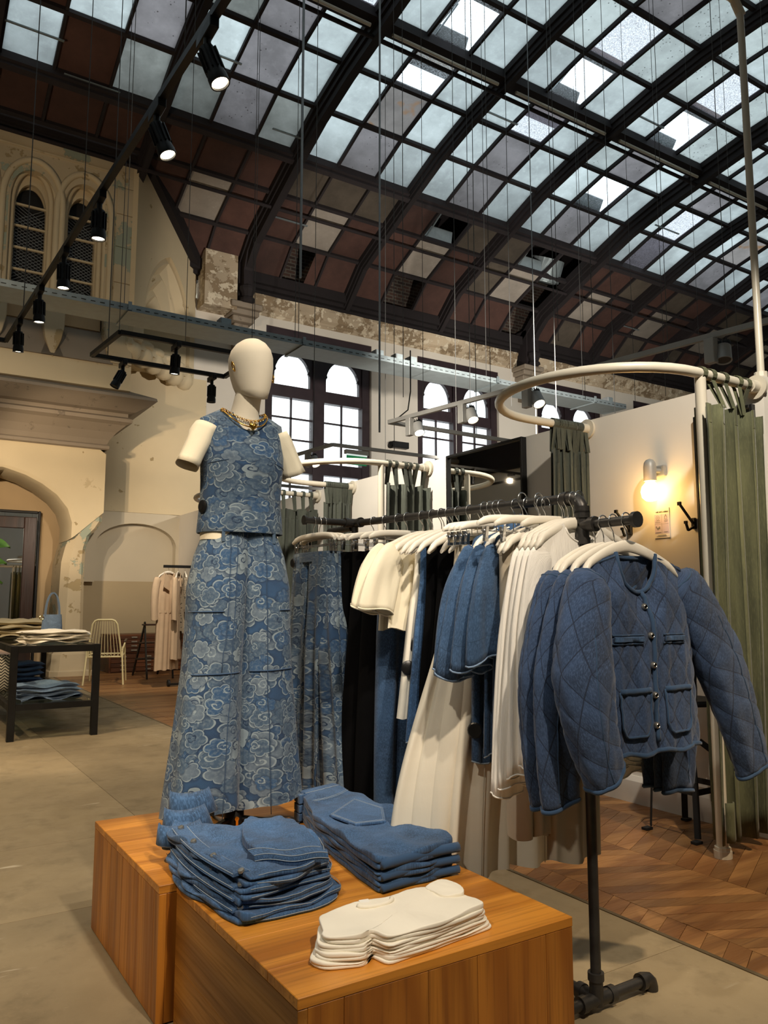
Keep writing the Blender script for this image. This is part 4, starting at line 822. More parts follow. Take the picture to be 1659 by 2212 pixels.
foldpile('folded_trousers',(1.36,9.35,.829),(.62,.5,.2),4,fabric('sand_cotton',C('#cfc09a')),['sand coloured trousers, bottom of the stack behind the white tops','sand coloured trousers, second in the stack behind the white tops','sand coloured trousers, third in the stack behind the white tops','sand coloured trousers, top of the stack behind the white tops'],'trousers','sand trousers on the glass table',0,.02,3)
foldpile('folded_jeans',(1.25,9.45,.318),(.56,.42,.26),5,denim('table_blue_denim',C('#4a6da0'),.3,.2,.7),['blue jeans on the lower glass shelf, bottom of the stack','blue jeans on the lower glass shelf, second in the stack','blue jeans on the lower glass shelf, middle of the stack','blue jeans on the lower glass shelf, fourth in the stack','blue jeans on the lower glass shelf, top of the stack'],'jeans','blue jeans on the lower shelf',.1,.012,4)
foldpile('frayed_shorts',(1.36,8.02,.318),(.56,.38,.15),4,m_den4,['pale frayed denim on the lower shelf, bottom of the pile','pale frayed denim on the lower shelf, second in the pile','pale frayed denim on the lower shelf, third in the pile','pale frayed denim on the lower shelf, top of the pile'],'shorts','pale denim on the lower shelf',.1,.025,5)
b=thing('denim_bag',(1.50,8.68,.829),'pale blue denim shoulder bag with a tall stiff strap on the glass table','bag')
q=MB(); rr=[]
for k in range(9):
    t_=k/8; z=.832+.26*t_; w=.11-.02*t_; d=.06-.035*t_; rr.append([(1.50+w*math.copysign(abs(math.cos(a))**.7,math.cos(a)),8.68+d*math.sin(a)+.006*math.sin(a*5+k),z) for a in np.linspace(0,2*PI,24,False)])
q.loft(rr,True,True,False,[(i/24*.4,k*.03) for k in range(9) for i in range(24)]); q.build('pouch',m_den4,b,smooth=60)
q=MB(); q.loft([[(1.50+.075*math.cos(a),8.66,1.08+.24*math.sin(a)),(1.50+.075*math.cos(a),8.72,1.08+.24*math.sin(a)),(1.50+.06*math.cos(a),8.72,1.08+.225*math.sin(a)),(1.50+.06*math.cos(a),8.66,1.08+.225*math.sin(a))] for a in np.linspace(0,PI,17)]); q.build('strap',m_den4,b,smooth=50)
q=MB(); q.tube([(1.395+.02*math.cos(a),8.66,1.06+.02*math.sin(a)) for a in np.linspace(0,2*PI,12,False)],.004,6,True); q.build('ring',m_gold,b)
b=thing('zigzag_basket',(1.06,8.9,.318),'black and white zigzag woven basket under the table top','basket')
m_zig=T('zigzag_weave'); s_=m_zig.n('SeparateXYZ',{0:m_zig.co}); z1=m_zig.M('ABSOLUTE',m_zig.M('SUBTRACT',m_zig.M('FRACT',m_zig.M('MULTIPLY',m_zig.n('SeparateXYZ',{0:m_zig.co},out=0),14.)),.5)); zz=m_zig.M('FRACT',m_zig.M('ADD',m_zig.M('MULTIPLY',m_zig.n('SeparateXYZ',{0:m_zig.co},out=2),34.),m_zig.M('MULTIPLY',z1,2.))); m_zig=m_zig.fin(m_zig.mix(m_zig.M('GREATER_THAN',zz,.6),C('#e3dac4'),C('#171513')),.9)
q=MB(); q.lathe([(.1,.0),(.13,.05),(.14,.3),(.13,.36),(.115,.36),(.12,.3)],(1.06,8.9,.32),20); q.build('body',m_zig,b,smooth=60)
pt=thing('potted_plant',(.97,10.9,0),'large leafed green plant at the left edge, before the mirror','plant')
q=MB(); q.lathe([(.14,0),(.17,.3),(.18,.34),(.16,.34),(.15,.3)],(.97,10.9,0),18); q.build('pot',plain('clay_pot',C('#8d7a68')),pt)
m_leaf=plain('leaf_green',C('#5f8a35'),.45,0,.3,9,.2,20); q=MB()
for sx,sy,sz in ((.1,.0,1.75),(.17,.05,1.95),(.13,-.05,1.5),(-.15,.1,1.7)): q.tube([(.97,10.9,.3),(.97+sx*.5,10.9+sy,1.0),(.97+sx,10.9+sy,sz)],.01,6)
q.build('stems',plain('stem_green',C('#5b6b35')),pt)
for sx,sy,sz,rz,ln in ((.1,.0,1.75,.2,.30),(.17,.05,1.95,-.3,.26),(.13,-.05,1.5,.5,.28),(-.15,.1,1.7,2.5,.3),(.05,.1,1.9,1.2,.25)):
    q=MB(); M_=Euler((R(35),0,rz)).to_matrix(); base=Vector((.97+sx*.7,10.9+sy,sz))
    q.grid(lambda u,v:tuple(base+M_@Vector((ln*u,(v-.5)*.22*math.sin(PI*u**.75)*1.1,-.25*ln*u*u+.06*abs(v-.5)))),8,6); q.build('leaf',m_leaf,pt,smooth=180)
ch=thing('wire_chair',(2.95,12.6,0),'cream tubular metal chair with a rod back, seen from behind','chair')
m_crm=plain('cream_paint',C('#d8cd9f'),.4,0,.06); A=Vector((2.60,12.38,0)); Bv=Vector((3.16,12.19,0)); ux=(Bv-A); wd=ux.length; ux.normalize(); uy=Vector((-ux.y,ux.x,0)); c0=(A+Bv)/2
pt_=lambda a,b,z: tuple(c0+ux*a+uy*b+Vector((0,0,z)))
bk=[(-.24,0,.42),(-.22,-.03,.6),(-.19,-.07,.8),(-.175,-.09,.90),(-.14,-.10,.95),(-.10,-.105,.965),(.10,-.105,.965),(.14,-.10,.95),(.175,-.09,.90),(.19,-.07,.8),(.22,-.03,.6),(.24,0,.42)]
q=MB(); q.tube([pt_(*p) for p in bk],.014,8); q.build('back_frame',m_crm,ch,smooth=60)
for i in range(9): u=(i-4)/4; q=MB(); q.cyl(pt_(u*.2,0,.42),pt_(u*.125,-.104,.962),.0045,6); q.build('back_rod',m_crm,ch)
q=MB(); q.tube([pt_(*p) for p in ((-.25,0,.41),(.25,0,.41),(.25,.5,.43),(-.25,.5,.43))],.013,8,True); q.build('seat_frame',m_crm,ch,smooth=60)
for i in range(9): u=(i-4)/4*.22; q=MB(); q.cyl(pt_(u,0,.41),pt_(u,.5,.43),.0045,6); q.build('seat_rod',m_crm,ch)
for s in (-1,1):
    q=MB(); q.tube([pt_(s*.255,.02,.56),pt_(s*.255,.0,.42),pt_(s*.285,-.05,.0)],.014,8); q.build('leg',m_crm,ch,smooth=60)
    q=MB(); q.tube([pt_(s*.255,.40,.62),pt_(s*.255,.48,.43),pt_(s*.27,.66,.0)],.014,8); q.build('leg',m_crm,ch,smooth=60)
    q=MB(); q.tube([pt_(s*.25,.0,.5),pt_(s*.275,.1,.6),pt_(s*.275,.42,.64)],.012,8); q.build('arm',m_crm,ch,smooth=60)
    q=MB(); q.bar(pt_(s*.275,.14,.625),pt_(s*.275,.44,.655),.035,.02); q.build('armrest',m_dwood,ch,bevel=.005)
for k,(z0,lab) in enumerate(((0,'lower brown plan chest with many small drawers by the alcove wall'),(.335,'upper brown plan chest of wide drawers stacked by the alcove wall'))):
    c=thing('plan_chest',(3.5,14.2,z0),lab,'drawers','stacked plan chests'); m_chest=m_dwood if k<0 else wood('chest_wood_%d'%k,C('#6e4022'),C('#4a2813'),1,0,.4,6)
    q=MB(); q.bb((3.42,14.24,z0),(4.76,14.9,z0+.325)); q.build('carcass',m_chest,c)
    rows=4; cols=3 if k==0 else 1
    for r in range(rows):
        for cc in range(cols):
            x0=lerp(3.44,4.74,cc/cols)+.008; x1=lerp(3.44,4.74,(cc+1)/cols)-.008; za=z0+.02+r*.075; q=MB(); q.bb((x0,14.215,za),(x1,14.26,za+.068)); d=q.build('drawer',m_chest,c,bevel=.003)
            for hx in ([.5] if cols>1 else [.3,.7]):
                q=MB(); xm=lerp(x0,x1,hx); q.bb((xm-.05,14.195,za+.022),(xm+.05,14.215,za+.045)); q.build('handle',m_stud,d)
st=thing('step_ladder',(3.8,13.2,0),'black folding step ladder with brown treads by the coat rail','step ladder')
for x in (3.66,4.08):
    for a,b in (((x,13.6,0),(x,12.95,.9)),((x,12.75,0),(x,12.98,.9))):
        q=MB(); q.bar(a,b,.02,.045); q.build('stile',m_blk,st)
for y,z in ((13.36,.28),(13.18,.55),(13.0,.85)): q=MB(); q.bb((3.64,y-.13,z),(4.1,y+.08,z+.025)); q.build('tread',m_dwood,st,bevel=.004)
cr=thing('coat_rail',(4.1,11.45,0),'dark T shaped garment rail holding trench coats','clothes rail')
q=MB(); q.bar((3.48,11.46,1.75),(4.7,11.40,1.75),.04,.04); q.build('rail',m_blk,cr); q=MB(); q.cyl((4.06,11.43,0),(4.06,11.43,1.75),.024,10); q.build('post',m_blk,cr)
for a,b in (((3.6,11.5,.035),(4.7,11.4,.035)),((4.04,10.9,.035),(4.08,12.0,.035))): q=MB(); q.bar(a,b,.05,.03); q.build('base_bar',m_blk,cr)
for x,y in ((3.62,11.5),(4.68,11.4)): q=MB(); q.cyl((x-.015,y,.05),(x+.015,y,.05),.05,14); q.build('caster',m_blkm,cr)
from mathutils import noise as mnoise
# ---------------------------------------------------------------- oak plinths
def plinth(x0,y0,x1,y1,h,lab,left,front):
    t=thing('plinth',((x0+x1)/2,(y0+y1)/2,0),lab,'plinth','oak display plinths'); e=.024
    q=MB(); q.bb((x0+e,y0+e,.004),(x1-e,y1-e,h-e)); q.build('carcass',m_oak,t)
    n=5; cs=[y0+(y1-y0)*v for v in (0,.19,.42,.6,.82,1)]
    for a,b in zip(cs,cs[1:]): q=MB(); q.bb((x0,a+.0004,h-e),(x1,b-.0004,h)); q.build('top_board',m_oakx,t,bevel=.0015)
    if left=='v':
        cs=[y0+(y1-y0)*v for v in (0,.06,.27,.5,.70,.87,1)]
        for a,b in zip(cs,cs[1:]): q=MB(); q.bb((x0+.001,a+.0004,.004),(x0+e,b-.0004,h-e-.0006)); q.build('side_board',m_oak,t,bevel=.0012)
    else:
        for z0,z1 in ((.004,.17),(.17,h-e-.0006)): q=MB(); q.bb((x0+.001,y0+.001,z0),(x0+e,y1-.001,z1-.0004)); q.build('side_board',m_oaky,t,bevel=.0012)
    cs=[x0+.001]+[x0+(x1-x0)*v for v in (.14,.42,.60,.88)]+[x1-.001]
    for a,b in zip(cs,cs[1:]):
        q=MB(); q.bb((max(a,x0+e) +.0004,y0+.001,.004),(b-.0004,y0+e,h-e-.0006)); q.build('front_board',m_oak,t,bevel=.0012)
        q=MB(); q.bb((max(a,x0+e)+.0004,y1-e,.004),(b-.0004,y1-.001,h-e-.0006)); q.build('back_board',m_oak,t)
    for a,b in zip([y0+e+.001]+[y0+(y1-y0)*v for v in (.3,.7)],[y0+(y1-y0)*v for v in (.3,.7)]+[y1-e-.001]): q=MB(); q.bb((x1-e,a+.0004,.004),(x1-.001,b-.0004,h-e-.0006)); q.build('side_board',m_oak,t)
plinth(.735,2.362,1.555,3.175,.385,'low oak plinth that the mannequin stands on','v','v')
plinth(.782,1.555,1.582,2.348,.385,'nearest low oak plinth with the white tees on its corner','h','v')
# ---------------------------------------------------------------- mannequin
MX,MY=1.135,2.79
mn=thing('mannequin',(MX,MY,.385),'headless-faced cream mannequin in cloud print denim vest and trousers','mannequin'); mn['label']='cream cloth mannequin without a face, dressed in cloud print denim'
def W(x,y,z): return (MX+x,MY+y,z)
q=MB(); q.cyl(W(0,0,.43),W(0,0,1.2),.014,12); q.build('pole',m_blk,mn)
q=MB(); q.lathe([(.03,.40),(.036,.405),(.036,.455),(.028,.465),(.016,.47)],W(0,0,0),18); q.build('hub',m_blk,mn,smooth=40)
q=MB(); q.cyl(W(-.005,-.036,.432),W(-.006,-.044,.432),.008,10); q.box(W(-.006,-.042,.415),(.009,.006,.03)); q.build('clamp_key',m_gold,mn)
for a in (205,-20,90,315,150)[:4]:
    a=R(a); q=MB(); q.bar(W(.02*math.cos(a),.02*math.sin(a),.428),W(.24*math.cos(a),.24*math.sin(a),.392),.022,.012); q.build('base_leg',m_blk,mn,bevel=.002)
# head: egg on a cut jaw, turned a little to the right of the picture
hp=[(1.985,.036,.055,-.052),(1.99,.052,.066,-.05),(2.005,.059,.076,-.047),(2.03,.066,.086,-.042),(2.07,.074,.096,-.036),(2.11,.079,.102,-.032),(2.15,.079,.102,-.030),(2.18,.071,.092,-.030),(2.205,.055,.072,-.030),(2.222,.034,.046,-.030),(2.229,.012,.016,-.030)]
hp=[(1.985+(z-1.985)*.96,a,b,y) for z,a,b,y in hp]
ya=R(8); q=MB(); rr=[]
for z,a,b,y in hp:
    rr.append([W(.012+a*math.cos(t)*math.cos(ya)-(y+b*math.sin(t))*math.sin(ya),y+b*math.sin(t)*math.cos(ya)+a*math.cos(t)*math.sin(ya),z+(.030*math.sin(t) if z<2.0 else .0)*-.0+(.018*(b*math.sin(t)/.07) if z<1.995 else 0)) for t in np.linspace(0,2*PI,28,False)])
q.loft(rr,True,True,True,[(i/28*.5,z[0]) for z in hp for i in range(28)]); q.build('head',m_mann,mn,smooth=70)
q=MB(); rr=[]
for z,a,b,y,x in ((1.80,.12,.08,.0,0),(1.87,.085,.075,.0,.0),(1.895,.064,.066,-.006,.0),(1.92,.056,.060,-.012,.002),(1.96,.052,.057,-.022,.006),(2.0,.05,.055,-.032,.01),(2.02,.045,.05,-.036,.012)): rr.append([W(x+a*math.cos(t),y+b*math.sin(t),z) for t in np.linspace(0,2*PI,24,False)])
q.loft(rr,True,True,True,[(i/24*.4,k*.03) for k in range(7) for i in range(24)]); q.build('neck',m_mann,mn,smooth=60)
q=MB(); c=W(-.058,-.066,2.095)
for k,(s,dy) in enumerate(((.017,0),(.015,.008))): q.tube([(c[0]-.012+.5*dy-.006*math.sin(a),c[1]-.004+dy+s*.5*math.cos(a),c[2]-.006+s*math.sin(a)) for a in np.linspace(0,2*PI,16,False)],.0022,6,True)
q.build('earring',m_gold,mn,smooth=180,label='gold double hoop earring')
q=MB(); c=W(.098,-.06,2.07); q.tube([(c[0],c[1]+.008*math.cos(a),c[2]+.015*math.sin(a)) for a in np.linspace(0,2*PI,14,False)],.0025,6,True); q.build('earring',m_gold,mn,smooth=180,label='pink gold hoop earring')
q=MB(); q.tube([W(.03+.05*math.cos(a)*1.3,-.028-.092*abs(math.sin(a))**.8*.1+.02*math.cos(a*2),2.185+.02*math.sin(a)) for a in np.linspace(.3,2.6,9)],.0012,5); 
def sup(a,p): return math.copysign(abs(a)**p,a)
def ringW(z,a,b,y=0,n=56,p=.86,dz=None,x0=0):
    r=[]
    for t in np.linspace(0,2*PI,n,False):
        x=a*sup(math.cos(t),p); yy=b*sup(math.sin(t),p); r.append(W(x0+x,y+yy,z+(dz(x,yy) if dz else 0)))
    return r
n=56
vest=[(1.462,.163,.106,0,None),(1.466,.165,.108,0,None),(1.52,.161,.104,0,None),(1.58,.155,.098,0,None),(1.66,.156,.104,-.004,None),(1.73,.160,.110,-.008,None),(1.765,.161,.104,-.006,None),(1.80,.160,.092,0,None),(1.84,.163,.082,.002,None),(1.875,.165,.070,.004,None),(1.905,.165,.056,.006,lambda x,y:-.010*(abs(x)/.165)**2),(1.924,.160,.042,.008,lambda x,y:-.026*(abs(x)/.16)**2),(1.936,.128,.042,.008,lambda x,y:-.020*(abs(x)/.128)**2-.016*(y<0)*(1-abs(x)/.128)),(1.935,.092,.064,-.002,lambda x,y:-.058*max(0,-y/.064)),(1.928,.088,.062,-.002,lambda x,y:-.062*max(0,-y/.062)),(1.91,.086,.060,-.002,lambda x,y:-.060*max(0,-y/.06))]
q=MB(); zs=[v[0] for v in vest]; L=[0]
for a,b in zip(vest,vest[1:]): L.append(L[-1]+math.hypot(b[0]-a[0],(b[1]-a[1])*.6))
q.loft([ringW(z,a,b,y,n,.84,dz) for z,a,b,y,dz in vest],True,False,False,[(.82*i/n,L[k]) for k in range(len(vest)) for i in range(n)])
ve=q.build('vest',m_cloud,mn,smooth=60,label='cloud print denim waistcoat top')
q=MB(); q.tube([p for p in ringW(1.464,.159,.099,0,n,.84)],.0022,6,True); q.build('hem',m_den3,ve,smooth=180)
for z,s in ((1.556,1),):
    q=MB(); c=W(-.160,-.028,z); q.lathe([(.001,.006),(.019,.006),(.024,.003),(.024,-.003),(.001,-.004)],c,18,Euler((0,R(-90),R(15))).to_matrix()); q.lathe([(.010,.006),(.012,.0075),(.009,.0075)],c,14,Euler((0,R(-90),R(15))).to_matrix()); q.build('side_button',m_btn,ve,smooth=40)
for s in (-1,1):
    q=MB(); q.tube([W(s*(.152-.06*k),-.110*(1-((.152-.06*k)/.160)**2.38)**.42-.0075,1.715+.012*k) for k in np.linspace(0,1,7)],.0014,5); q.build('dart',m_den3,ve)
    q=MB(); rr=[]; top=1.862
    for k in range(9):
        t=k/8; x=s*lerp(.140,.218,t**.9); z=lerp(top,1.705,t); y=lerp(.006,-.012,t); ra=lerp(.045,.046,t)*(1+.05*math.sin(6*t)); rb=lerp(.062,.056,t)
        rr.append([W(x+s*0+ra*math.cos(u)*.92+(.006*math.sin(3*u+s) if k>2 else 0),y+rb*math.sin(u)*(1+.05*math.sin(4*u+2*t)),z+ra*math.cos(u)*s*.42) for u in np.linspace(0,2*PI,28,False)])
    q.loft(rr,True,True,False,[(i/28*.33,k*.025) for k in range(9) for i in range(28)]); sl=q.build('tee_sleeve',m_cream,mn,smooth=180,solid=.0025,label='cream short sleeve of the tee under the vest')
    q=MB(); q.tube([tuple(lerp(a,b,.0) for a,b in zip(p,p)) for p in [(lerp(a[0],b[0],.9),lerp(a[1],b[1],.9),lerp(a[2],b[2],.9)) for a,b in zip(rr[-2],rr[-2])]],.0012,5,True); q.build('sleeve_stitch',m_cream,sl)
q=MB(); q.loft([ringW(1.440,.080,.078,-.006,n,.86,lambda x,y:.006*math.sin(x*30),-.072),ringW(1.468,.080,.078,-.006,n,.86,None,-.074)],True,False,False,[(.8*i/n,k*.05) for k in range(2) for i in range(n)]); q.build('tee_hem',m_cream,mn,smooth=180,label='white tee hem showing under the vest')
# necklaces
def loopn(r,z,drop,yo): return [W(r*math.cos(t),yo-.003+r*.86*math.sin(t),z-drop*max(0,-math.sin(t))**1.5) for t in np.linspace(0,2*PI,64,False)]
q=MB()
for i,p in enumerate(loopn(.086,1.935,.050,-.006)): q.tube([(p[0]+.0035*math.cos(a)*(i%2),p[1]+.0035*math.cos(a)*((i+1)%2),p[2]+.0045*math.sin(a)) for a in np.linspace(0,2*PI,8,False)],.0016,5,True)
nk=q.build('chain_necklace',m_gold,mn,smooth=180); nk['kind']='stuff'
q=MB(); q.tube(loopn(.092,1.930,.070,-.010),.0028,8,True); q.build('collar_necklace',m_gold,mn,smooth=180)
hc=W(.002,-.098,1.862); q=MB(); hs=[(.016*math.sin(t)**3,.0012*(13*math.cos(t)-5*math.cos(2*t)-2*math.cos(3*t)-math.cos(4*t))) for t in np.linspace(0,2*PI,26,False)]
q.loft([[(hc[0]+x*s,hc[1]-h,hc[2]+z*s) for x,z in hs] for s,h in ((1,0),(1,.004),(.7,.009),(.2,.011))],True,True,True); q.build('heart_pendant',m_gold,mn,smooth=50)
# wide trousers: two flared legs that share the waist
tr_=None
def legring(s,z,n=48):
    zz=[.468,.49,.70,.95,1.12,1.26,1.38,1.455,1.485]; cx=ip(z,zz,[.128,.126,.114,.102,.094,.086,.070,.053,.050]); a=ip(z,zz,[.140,.138,.124,.108,.104,.108,.100,.089,.086]); b=ip(z,zz,[.098,.097,.094,.098,.108,.112,.102,.086,.084]); k=sm((1.3-z)/.8)
    r=[]
    for t in np.linspace(0,2*PI,n,False):
        x=a*sup(math.cos(t),.85); y=b*sup(math.sin(t),.85); rip=.008*k*math.sin(5*t+s+z*3)
        # pressed crease at the front
        y-=.010*k*math.exp(-((x+.01)/.02)**2) if y<0 else 0
        r.append(W(s*cx+x+rip*math.cos(t),(-.012 if s<0 else .014)*k+y+rip*math.sin(t),z+(.012*math.sin(t+2) if z<.48 else 0)))
    return r
zl=[.468,.473]+list(np.linspace(.49,1.455,26))+[1.485]
tp=empty('trousers',(0,0,0)); tp.parent=mn; OFF['trousers']=OFF[mn.name]; tp['label']='wide cloud print denim trousers'
for s in (-1,1):
    q=MB(); q.loft([legring(s,z) for z in zl],True,False,False,[(.72*i/48+s*.37,z) for z in zl for i in range(48)]); q.build('trouser_leg',m_cloud,tp,smooth=180)
    def onleg(x,z,o=.002): # point on the front of leg s
        r=[p for p in legring(s,z,160) if p[1]-MY<.02*s*0+.0]; p=min(r,key=lambda p:abs(p[0]-MX-x)); return (p[0],p[1]-o,p[2])
    for z0 in (.955,1.175):
        q=MB(); xs=np.linspace(s*.02+(-.0 if s>0 else -.19),(s*.02+.19) if s>0 else -.02,14) if z0<1 else np.linspace(-.205,-.10,8) if s<0 else np.linspace(.12,.20,8)
        q.tube([onleg(x,z0+.02*abs(x)*s) for x in xs],.0028,5); q.build('seam',m_den3,tp,smooth=180)
    for f_ in ((.35,.0) if s<0 else (-.2,)):
        q=MB(); q.tube([onleg(s*ip(z,[.43,1.48],[.128,.07])+f_*ip(z,[.43,1.48],[.12,.07]),z) for z in np.linspace(.44 if f_ else .96,1.46,16)],.0016,5); q.build('seam',m_den3,tp,smooth=180)
    q=MB(); p0=onleg(s*.10,1.44,.004); q.bb((p0[0]-.006,p0[1]-.004,1.425),(p0[0]+.006,p0[1],1.475)); q.build('belt_loop',m_cloud,tp)
# ---------------------------------------------------------------- folded stacks on the plinths
def soft(poly,z0,h,rg,wob=.004,edge=.006,per=10,rnd=.12,lift=0.):
    P=[Vector((x,y)) for x,y in poly]; k=len(P); pts=[]
    for i in range(k):
        a,b=P[i],P[(i+1)%k]; m=max(3,int((b-a).length*80))
        for j in range(m): pts.append(a.lerp(b,j/m))
    for _ in range(2): pts=[(pts[i-1]+pts[i]*2+pts[(i+1)%len(pts)])/4 for i in range(len(pts))]
    c=sum(pts,Vector((0,0)))/len(pts); ph=[rg.random()*6 for _ in range(5)]
    N=len(pts); pts=[p+(p-c).normalized()*(edge*math.sin(i*.35+ph[0])*math.sin(i*.11+ph[1])) for i,p in enumerate(pts)]
    rings=[];uv=[]
    for s,zz in ((.9,0),(.985,.0),(1,.12),(1.004,.45),(1.002,.8),(.994,.97),(.975,1.0),(.93,1.),(.88,1.),(.82,1.),(.75,1.),(.67,1.),(.58,1.),(.48,1.),(.37,1.),(.25,1.),(.1,1.)):
        r=[]
        for i,p in enumerate(pts):
            p2=c+(p-c)*s; w=wob*(math.sin(p2.x*38+ph[2]+p2.y*14)+math.sin(p2.y*33+ph[3]-p2.x*21))*(1 if zz>=.8 else .3*(zz>0))+(wob*1.3*mnoise.noise((p2.x*14+ph[0]*9,p2.y*14,z0*40))+wob*.9*abs(mnoise.noise((p2.x*34,p2.y*20+ph[1]*9,z0*30))) if zz>=.8 else 0)
            ew=edge*.55*(s**6)*(math.sin(i*.16)+.6*math.sin(i*.37+1)+.8)*lift; r.append((p2.x,p2.y,max(z0+h*zz+w*min(1,zz*1.2)+ew,.3856))); uv.append((p2.x,p2.y))
        rings.append(r)
    return rings,uv,pts
def softpile(name,polyfn,n,z0,h,mat,labels,cat,grp,seed,edge=.006,wob=.003,trim=None,extra=None):
    rg=random.Random(seed); z=z0
    for i in range(n):
        jt=.030 if trim else .008; poly=[(x+(rg.random()-.5)*jt,y+(rg.random()-.5)*jt) for x,y in polyfn(i)]
        cx=sum(p[0] for p in poly)/len(poly); cy=sum(p[1] for p in poly)/len(poly)
        o=thing(name,(cx,cy,z),labels[i],cat,grp); rings,uv,pts=soft(poly,z,h[i],rg,wob if i else wob*.5,edge,lift=i/max(1,n-1)*(1 if trim else .25))
        hb=h[i]*.52; rl,uvl,ptl=soft([(x+(rg.random()-.5)*jt*.6,y+(rg.random()-.5)*jt*.6) for x,y in poly],z,hb,rg,wob*.3 if i else 0.,edge,lift=i/max(1,n-1)*(1 if trim else .25))
        rings,uv,pts=soft(poly,z+hb,h[i]-hb,rg,wob,edge*1.2,lift=i/max(1,n-1)*(1 if trim else .25))
        q=MB(); q.loft(rl,True,True,True,uvl); q.build('under_layer',mat,o,smooth=180)
        if trim:
            N=len(ptl); idx=[int(lerp(.02,.36,k/40)*N)%N for k in range(41)]; q=MB(); q.tube([(rl[3][j][0],rl[3][j][1],rl[3][j][2]+.001) for j in idx],.0012,4); q.build('raw_edge',m_stitch,o)
        q=MB(); q.loft(rings,True,True,True,uv); q.build('folded_body',mat,o,smooth=180)
        if trim:
            for (u0,u1,zz) in trim:
                N=len(pts); idx=[int(lerp(u0,u1,k/40)*N)%N for k in range(41)]; q=MB(); q.tube([(rings[3][j][0]*1.0,rings[3][j][1],rings[3][j][2]+h[i]*(zz-.5)+.0006*math.sin(j*1.9)) for j in idx],.0010,4); q.build('raw_edge',m_stitch,o)
        if extra: extra(i,o,z,h[i],rg,rings)
        z+=h[i]+.0005
    return z
SL=['white folded tee at the bottom of the near stack','white folded tee second from the bottom of the near stack','white folded tee third up in the near stack','white folded tee on top of the near stack, sleeves and neckline showing']
def tee_poly(i): return [(.872+.010*i,1.675),(.885+.008*i,1.634+.006*i),(.975,1.600+.004*i),(1.012,1.640),(1.022,1.578+.003*i),(1.16,1.586),(1.352-.006*i,1.612),(1.366-.008*i,1.66),(1.33,1.775),(1.25,1.795),(1.1,1.80),(1.0,1.795),(.945,1.768)]
def tee_extra(i,o,z,h,rg,rings):
    if i==3:
        q=MB(); q.tube([(1.105+.05*math.cos(a),1.772+.026*math.sin(a),z+h+.002) for a in np.linspace(PI,2*PI,14)],.0055,8); q.build('neck_rib',m_tee,o,smooth=180)
        r2,uv,_=soft([(1.27,1.70),(1.335,1.69),(1.352,1.735),(1.33,1.79),(1.26,1.785)],z+h*.8,.010,rg,.003,.004); q=MB(); q.loft(r2,True,True,True,uv); q.build('far_sleeve',m_tee,o,smooth=180)
        q=MB(); q.box((1.085,1.79,z+h+.001),(.026,.012,.003),(R(20),0,R(-10))); lb=q.build('neck_label',m_tape,o)
softpile('folded_tee',tee_poly,4,.3855,[.014,.014,.014,.018],m_tee,SL,'t-shirt','white tees on the near plinth',21,.003,.0019,extra=tee_extra)
JL=['blue folded jeans at the bottom of the stack','blue folded jeans in the middle of the stack','blue folded jeans on top of the stack, back pocket showing']
def jean_poly(i): return [(1.235,1.965),(1.40,1.96),(1.535,2.0),(1.575,2.30),(1.585,2.62),(1.575,2.80),(1.39,2.745),(1.30,2.48)]
def jean_extra(i,o,z,h,rg,rings):
    q=MB(); P=[(1.585,2.80),(1.575,2.845),(1.375,2.785),(1.365,2.72)]
    q.loft([[(x,y,z+h*.25) for x,y in P],[(x,y,z+h+.004) for x,y in P],[(lerp(x,1.48,.1),lerp(y,2.79,.2),z+h+.006) for x,y in P]],True,True,True,[(x,y) for _ in range(3) for x,y in P]); q.build('waistband',m_den,o,bevel=.004,seg=2)
    q=MB(); q.tube([(lerp(1.245,1.53,u),1.963+.018*math.sin(u*2.2)-.004,z+h*.5) for u in np.linspace(0,1,12)],h*.42,8); q.build('fold_edge',m_den,o,smooth=180)
    if i==2:
        zt=z+h+.0045; P=[(1.33,2.425),(1.515,2.575),(1.535,2.40),(1.45,2.255),(1.345,2.275)]
        q=MB(); q.loft([[(x,y,zt-.004) for x,y in P],[(x,y,zt+.0015) for x,y in P],[(lerp(x,1.43,.06),lerp(y,2.4,.06),zt+.003) for x,y in P]],True,True,True,[(x,y) for _ in range(3) for x,y in P]); q.build('back_pocket',m_den,o)
        for k in (.06,.12):
            q=MB(); q.tube([(lerp(x,1.435,k),lerp(y,2.4,k),zt+.0032) for x,y in P+P[:1]],.0007,4); q.build('pocket_stitch',m_stitch,o)
        for d in (0,.012):
            q=MB(); q.tube([(1.375+.19*u,2.62+d+.085*u-.02*math.sin(PI*u),zt+.001) for u in np.linspace(0,1,12)],.0008,4); q.build('yoke_stitch',m_stitch,o)
        q=MB(); q.bb((1.385,2.735,zt),(1.397,2.79,zt+.006)); q.build('belt_loop',m_den,o)
        q=MB(); q.tube([(1.37+.2*u,2.73+.06*u,zt+.002) for u in np.linspace(0,1,6)],.0012,4); q.build('band_stitch',m_stitch,o)
softpile('folded_jeans',jean_poly,3,.3855,[.03,.03,.036],m_den,JL,'jeans','blue jeans on the plinths',33,.005,.004,extra=jean_extra)
HL=['blue denim shirt folded at the bottom of the stack','blue denim shirt folded second from the bottom of the stack','blue denim shirt folded third up in the stack','blue denim shirt folded on top of the stack, collar raised and sleeve across']
def shirt_poly(i): return [(.825+.006*i,1.955+.012*i),(1.0,1.965+.008*i),(1.145-.006*i,2.02+.01*i),(1.20-.012*i,2.2),(1.215-.015*i,2.45),(1.10,2.53),(1.02,2.46),(.95,2.50),(.86,2.60),(.80,2.50),(.785+.012*i,2.30)]
